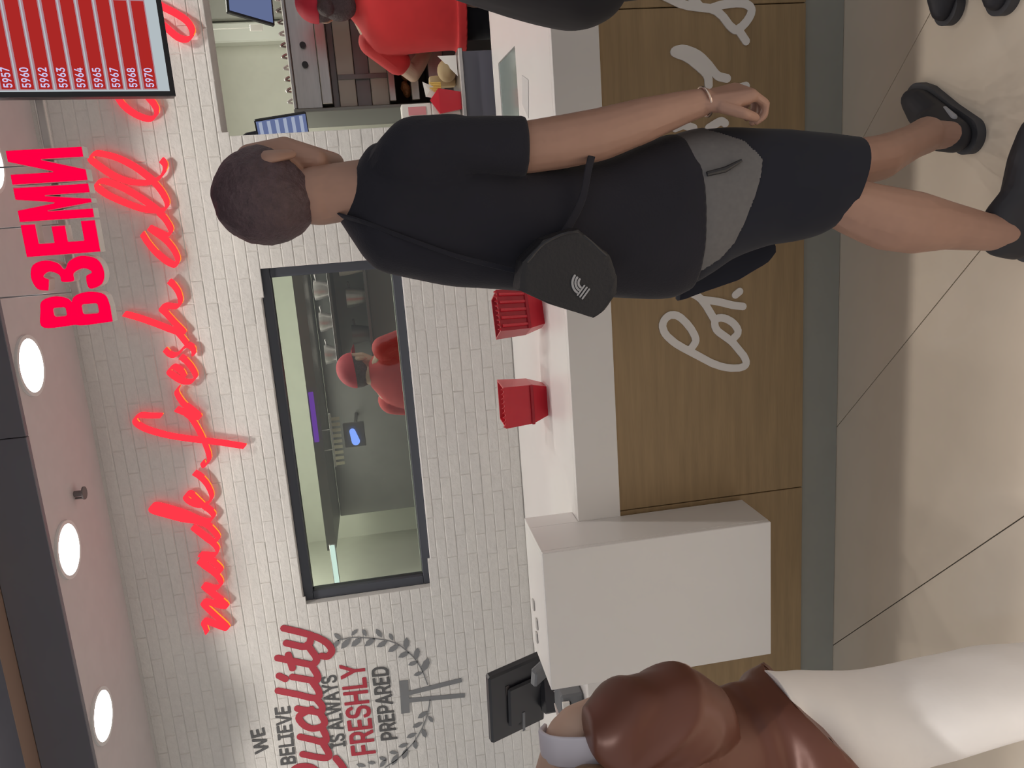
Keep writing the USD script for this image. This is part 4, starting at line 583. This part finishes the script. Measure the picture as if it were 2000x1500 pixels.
solo('grey_locker', cbox(1.385, 2.3, 6.0, 6.199, 0, 2.5, .006), panelGreyM, 'grey locker panel right of the pale column', 'locker')
solo('wall_tag', tilt(cbox(-.02, .02, -.004, .004, -.035, .035, .003), (1.10, 5.0, 2.05), .3, 0), paperM, 'small white tag hanging above the steel cabinet', 'tag')
solo('tag_cord', tube([(1.10, 5.0, 2.08), (1.10, 5.0, 2.7605)], .002, 6), paperM, 'thin cord holding the white tag', 'cord')

# ================================================================== people
# red-shirted cook behind the window
standing('person', 'person in a red cap and red shirt in the kitchen, seen through the window', (-.93, 4.45), (.42, .9), 1.86, redClothM, darkClothM, ((-.26, .06, 1.16), (.25, .1, 1.16)), ((-.2, .28, 1.12), (.2, .3, 1.1)), cap=True, skm=skinPaleM, lean=.22, drop=.07)
# red-shirted server in the opening, back turned
standing('person', 'person in a red shirt and cap working inside the opening', (.98, 4.07), (.40, .92), 1.74, redClothM, darkClothM, ((-.335, .02, 1.25), (.28, .1, 1.2)), ((-.24, .24, 1.13), (.18, .3, 1.13)), cap=True, skm=skinPaleM, girth=1.2, hem=.99, bun=True, lean=.08, sleeve=.6)
# customer in dark clothes at the picture's edge
standing('person', 'person in loose dark clothes, cut off by the top edge beside the counter', (.555, 1.86), (-1., .10), 1.74, darkClothM, darkClothM, ((-.27, -.02, 1.14), (.27, -.02, 1.14)), ((-.27, -.02, .88), (.27, -.02, .88)), sleeve=1.6, lean=-.26, shirt=[((-.062, 0, 1.53), (.062, 0, 1.53), .058), ((-.12, 0, 1.49), (.12, 0, 1.49), .085), ((-.2, 0, 1.44), (.2, 0, 1.44), .11), ((-.23, .03, 1.36), (.23, .03, 1.36), .14), ((-.24, .03, 1.2), (.24, .03, 1.2), .16), ((-.25, .02, 1.06), (.25, .02, 1.06), .175), ((-.25, .0, 1.0), (.25, .0, 1.0), .185), ((-.24, -.01, .95), (.24, -.01, .95), .165), ((-.22, -.02, .93), (.22, -.02, .93), .13)])

# ---- the man in the foreground
man = thing('person', 'person in black T-shirt and shorts walking past the counter, seen from behind', 'person', (0., 1.75, 0))
hd_s = 1.05; hc_ = np.array([.072, 1.70, 1.676]); hface = (.62, .78)
def rows_to_bones(rows, n=16):
    out = []; P = [((np.array(r[0])+np.array(r[1]))/2, np.linalg.norm(np.array(r[1])-np.array(r[0]))/2) for r in rows]
    for (a, ra), (b, rb) in zip(P[:-1], P[1:]): out.append(bone(a, ra, b, rb, n))
    return out
hv, hf = put(HEAD[0], hc_, hface, hd_s)
bones_ = [bone((.045, 1.70, 1.46), .085, (-.04, 1.70, .95), .10), bone((.06, 1.69, 1.53), .058, hc_-np.array([.02, .02, .06]), .058), bone((-.05, 1.70, .95), .10, (-.02, 1.70, .82), .10), bone((-.07, 1.72, 1.42), .05, (.10, 1.68, 1.40), .05)]
bones_ += rows_to_bones(D['arm'])
hw = D['hand']; bones_ += hand_parts(hw[0], np.array(hw[2])-np.array(hw[0])+np.array([.0, .0, -.01]), (.9, -.35, .25), .95, 1, 1.06)
bones_ += arm_bones((-.10, 1.75, 1.38), (-.02, 1.86, 1.16), (.05, 1.95, 1.04), (.3, .3, -.6), (-.8, .4, .1), .6, -1)
bones_ += [bone((-.06, 1.70, .86), .09, (-.02, 1.67, .56), .058)]+rows_to_bones(D['legN'])+[bone((-.135, 1.65, .09), .036, (-.13, 1.65, .05), .034)]
bones_ += [bone((.02, 1.72, .86), .085, (.05, 1.74, .52), .055)]+rows_to_bones(D['legF'])+[bone((.105, 1.87, .12), .036, (.10, 1.87, .06), .034)]
mb = soften(union(bones_), .008, 10); body = union([M(mb), M((hv, hf))]); bp = part(man, 'body', soften(body, .009, 2), skinM)
for e in HEAD[1]: part(bp, 'eye', put(e, hc_, hface, hd_s), eyeM)
part(man, 'hair', put(hair_shell(-.004, .036, 1.02), hc_, hface, hd_s), hairM)
tee = loft(D['tee'], n=56, e=2.2, dense=6, wob=.016, seed=2)
tee = union([M(tee), M(loft(D['sleeve'], n=36, wob=.006, seed=4)), m3.Manifold.batch_hull([sphere((.08, 1.67, 1.45), .06), sphere((.055, 1.70, 1.50), .05), sphere((.122, 1.62, 1.415), .066), sphere((.11, 1.62, 1.44), .058), sphere((.122, 1.62, 1.34), .066), sphere((.05, 1.69, 1.36), .09)])])
part(man, 'tee_shirt', soften(tee, .010, 5), teeM)
sh = loft(D['shorts'], n=56, e=2.2, dense=6, wob=.008, seed=7); shp = part(man, 'shorts', sh, shortsM)
# grey upper panel of the shorts: the same surface a little further out, down to a slanting edge
ge = np.array(D['gray_edge']); ge = ge[np.argsort(ge[:, 0])]
v, f = tv(loft([(r[0], r[1], r[2]) for r in D['shorts']], n=160, e=2.2, dense=26, wob=.008, seed=7)); t_ = trimesh.Trimesh(v, f, process=False); nn = np.array(t_.vertex_normals); ctr = v[f].mean(1)
lim = np.interp(ctr[:, 0], ge[:, 0], ge[:, 2]); sel = (ctr[:, 2] > lim) & (ctr[:, 2] < .90) & (np.abs(np.array(t_.face_normals)[:, 2]) < .9)
sub = t_.submesh([np.nonzero(sel)[0]], append=True); vn = np.array(sub.vertex_normals); outer = np.array(sub.vertices)+vn*.004; inner = np.array(sub.vertices)+vn*.0005
ed = trimesh.grouping.group_rows(sub.edges_sorted, require_count=1); be = sub.edges[ed]; n0 = len(outer); F = [np.array(sub.faces), np.array(sub.faces)[:, ::-1]+n0, np.c_[be[:, 1], be[:, 0], be[:, 0]+n0], np.c_[be[:, 1], be[:, 0]+n0, be[:, 1]+n0]]
part(shp, 'grey_panel', (np.vstack([outer, inner]), np.vstack(F)), greyClothM, 'grey upper panel of the shorts')
part(shp, 'pocket_slit', tube([(.040, 1.574, .838), (.046, 1.572, .80), (.062, 1.570, .765)], [.005, .006, .003], 8), blackM)
part(shp, 'hem_flap', soften(M(prism(Polygon(D['flap']), 1.755, 1.785)), .02, 4), shortsM)
a = shoe(man, (-.205, 1.655, 0.), (1., -.04), 1.08, True); b = shoe(man, (.075, 1.835, 0.), (.50, .87), 1.02, True)
part(man, 'bracelet', tube([hw[0]+.031*(np.cos(q)*np.array([.9, -.1, .3])+np.sin(q)*np.array([0, 1, 0])) for q in np.linspace(0, 2*np.pi, 25)], .003, 8), mat('bracelet_metal', (.75,.58,.48), .25, metal=.9))
# crossbody bag on his back
bg = thing('crossbody_bag', 'black nylon crossbody bag with a small pale print on the man’s back', 'bag', (-.13, 1.55, 1.06))
bpoly = Polygon(D['bag']).buffer(.02).buffer(-.02); bb = soften(M(prism(bpoly, 1.495, 1.567)), .012, 10); part(bg, 'bag_body', bb, bagM)
bp_ = np.array(D['bag']); part(bg, 'zip_line', tube(curve([(p[0]*.9-.012, 1.496, p[1]*.9+.115) for p in (bp_[9], bp_[8], bp_[7], bp_[6])], 4), .003, 6), blackM)
lg = D['logo'][0]; c0 = np.array(lg).mean(0); ax_ = np.array([.76, -.65]); ay_ = np.array([.65, .76]); arcs = []
for r in (.011, .017, .023): arcs.append(LineString([c0+ax_*(.010-r*math.cos(q))+ay_*(r*math.sin(q)-.006) for q in np.linspace(0, math.pi/2, 9)]).buffer(.0021))
for k in range(3): arcs.append(LineString([c0-ax_*.016-ay_*(.010-.006*k+.012), c0+ax_*.006-ay_*(.010-.006*k+.012)]).buffer(.0016))
part(bg, 'logo_print', prism(unary_union(arcs), 1.4925, 1.4975), logoM, 'pale grey curved stripe logo', smooth=False)
sa = np.array(D['strapA']); sa = sa+np.array([0, .0, 0]); sa[:, 1] = [1.640, 1.605, 1.580, 1.570, 1.566, 1.56]
def strap(path, w=.009, th_=.002):
    P = curve(path, 6); out = []
    for a, b in zip(P[:-1], P[1:]): out.append(m3.Manifold.batch_hull([sphere(a, th_, 8), sphere(b, th_, 8), sphere(a+np.array([w, 0, w]), th_, 8), sphere(b+np.array([w, 0, w]), th_, 8)]))
    return union(out)
part(bg, 'strap', strap(sa), teeM); part(bg, 'strap', strap([(-.06, 1.555, 1.14), (.0, 1.562, 1.10), (.06, 1.572, 1.08), (.10, 1.60, 1.06)]), teeM)

# ---- the woman at the lower edge
wm = thing('person', 'person in a brown satin off-shoulder top and white trousers, seen from behind', 'person', (-1.02, 1.12, 0))
wc = np.array([-1.02, 1.10]); wface = (-.22, .97); wr_, wf_ = frame_of(wface)
def WL(x, y, z): return np.array([wc[0], wc[1], 0])+wr_*x+wf_*y+np.array([0, 0, z])
bb = [m3.Manifold.batch_hull([sphere(WL(.06, 0, .85), .08), sphere(WL(-.06, 0, .85), .08), sphere(WL(.05, 0, 1.0), .07), sphere(WL(-.05, 0, 1.0), .07)]), m3.Manifold.batch_hull([sphere(WL(.05, 0, 1.0), .07), sphere(WL(-.05, 0, 1.0), .07), sphere(WL(.08, 0, 1.2), .07), sphere(WL(-.08, 0, 1.2), .07)]),
      m3.Manifold.batch_hull([sphere(WL(.08, 0, 1.2), .07), sphere(WL(-.08, 0, 1.2), .07), sphere(WL(.16, 0, 1.275), .048), sphere(WL(-.16, 0, 1.275), .048), sphere(WL(0, 0, 1.34), .05)]), bone(WL(0, 0, 1.32), .048, WL(0, .01, 1.42), .045)]
hw_ = WL(0, .03, 1.475); hv, hf = put(HEAD[0], hw_, wface, .95)
bb += arm_bones(WL(.175, .0, 1.265), WL(.225, .0, 1.085), WL(.10, .17, 1.02), wf_-wr_*.6, (.9, .2, .2), .5, 1, .85)+arm_bones(WL(-.175, .0, 1.265), WL(-.22, .0, 1.06), WL(-.18, .16, 1.0), wf_, (-.9, .2, .2), .5, -1, .85)
for x, hx, lx, ly in ((1, -.93, -.905, 1.12), (-1, -1.11, -1.145, 1.09)): bb += [bone((hx, 1.10, .84), .07, (lx, ly, .45), .036), bone((lx, ly, .45), .036, (lx+.0, ly-.01, .08), .030)]
wb = part(wm, 'body', soften(union([soften_ for soften_ in [M(soften(union(bb), .012, 8)), M((hv, hf))]]), .012, 2), skinPaleM)
for e in HEAD[1]: part(wb, 'eye', put(e, hw_, wface, .95), eyeM)
hh = soften(union([ellip((0, -.018, .035), (.09, .112, .105), 40).trim_by_plane([0., -.8, .6], -.015), m3.Manifold.batch_hull([ellip((0, -.085, .0), (.085, .04, .06), 24), ellip((.055, -.12, -.20), (.11, .04, .06), 24), ellip((.045, -.165, -.40), (.10, .035, .06), 24), ellip((.02, -.185, -.56), (.07, .025, .05), 24)])]), .014, 6)
v = np.array(hh.vertices); hh.vertices = v+np.array(hh.vertex_normals)*(((meshkit.noise(v*np.array([60, 60, 6.]))-.5)*.02)[:, None]); part(wm, 'hair', put(hh, hw_, wface, .98), hairBrownM)
X = lambda p: p[0]
R_ = D['w_torsoR']; rows = [((-1.21, 1.10, 1.245), (-.83, 1.10, 1.245), .105)]
for p in R_[2:]: rows.append(((2*-1.02-p[0]-.01, 1.10, p[2]), (min(p[0]+(.03 if p[2] > 1.05 else 0.), -.80), 1.10, p[2]), .13))
rows += [((-1.23, 1.10, .93), (-.808, 1.10, .93), .165), ((-1.24, 1.10, .87), (-.80, 1.10, .87), .17), ((-1.245, 1.10, .76), (-.79, 1.10, .76), .17)]
tp = M(loft(rows, n=64, dense=6, e=2.9, wob=.012, seed=11))
hm = [(-.60, .985), (-.76, .962), (-.79, .945), (-.82, .91), (-.85, .885), (-.90, .855), (-.97, .82), (-1.05, .80), (-1.15, .84), (-1.22, .91), (-1.34, .98), (-1.34, .5), (-.60, .5)]
tp = tp-M(prism(Polygon(hm), .7, 1.5))       # a shirt-tail hem that rises at the sides
tp = union([tp, M(loft(D['w_sleeve'], n=48, dense=6)), M(loft([(np.array([2*-1.02-r[1][0], r[1][1], r[1][2]]), np.array([2*-1.02-r[0][0], r[0][1], r[0][2]]), r[2]) for r in D['w_sleeve']], n=36, dense=6))])
tp = soften(tp, .010, 24); v = np.array(tp.vertices); q = (v[:, 0]*.35+v[:, 2])*34+(meshkit.fbm(v*4, 2)-.5)*10+v[:, 1]*6; amp = .0036*np.clip(1.25-np.abs(v[:, 0]+.80)*4, .25, 1)
ph = (v[:, 0]*.77+v[:, 2]*.63)*118+(meshkit.fbm(v*7, 2, 4)-.5)*7; zone = np.clip((v[:, 0]+.90)*14, 0, 1)*np.clip((v[:, 2]-1.06)*14, 0, 1)*np.clip((1.245-v[:, 2])*22, 0, 1)
tp.vertices = v+np.array(tp.vertex_normals)*(np.sin(q)*amp+(np.sin(ph)*.5+.5)**3*.0055*zone)[:, None]
part(wm, 'satin_top', tp, satinM)
RR, LLg = D['w_trR'], D['w_trL']; li = np.array(LLg); rr_ = np.array(RR)
rows = []
for z in (.925, .915, .895, .85, .80, .72, .64, .56, .48, .40, .25, .12, .05):
    xr = float(np.interp(z, rr_[::-1, 2], rr_[::-1, 0])); xl = float(np.interp(z, li[::-1, 2], li[::-1, 0])) if z < .8 else -1.02
    if z < .44: xr, xl = -.846-.0*(.44-z), -.946-.03*(.44-z)
    rows.append(((xl, 1.12, z), (xr, 1.12, z), (.09 if z > .88 else .11) if z > .75 else .10 if z > .45 else .085))
lr = loft(rows, n=48, dense=4, wob=.010, seed=5); ll = loft([(np.array([2*-1.025-r[1][0], 1.09, r[1][2]]), np.array([2*-1.025-r[0][0], 1.09, r[0][2]]), r[2]) for r in rows], n=48, dense=4, wob=.010, seed=6)
part(wm, 'trousers', soften(union([M(lr), M(ll), m3.Manifold.batch_hull([sphere((-.93, 1.11, .86), .085), sphere((-1.12, 1.11, .86), .085)])]), .012, 4), trouserM)
for x in (-1, 1): shoe(wm, (-1.025+x*.12, 1.02, 0), wface, .88)
ws = D['w_sh']; part(wm, 'white_strap', union([m3.Manifold.batch_hull([sphere(a, .004, 8), sphere(b, .004, 8), sphere(a+wr_*.042, .004, 8), sphere(b+wr_*.042, .004, 8)]) for a, b in zip(*(lambda P: (P[:-1], P[1:]))(curve([WL(.138, .03, 1.316), WL(.142, -.0, 1.328), WL(.144, -.035, 1.314), WL(.145, -.058, 1.276), WL(.145, -.070, 1.222)], 6)))]), strapWhiteM, 'pale lavender shoulder strap')
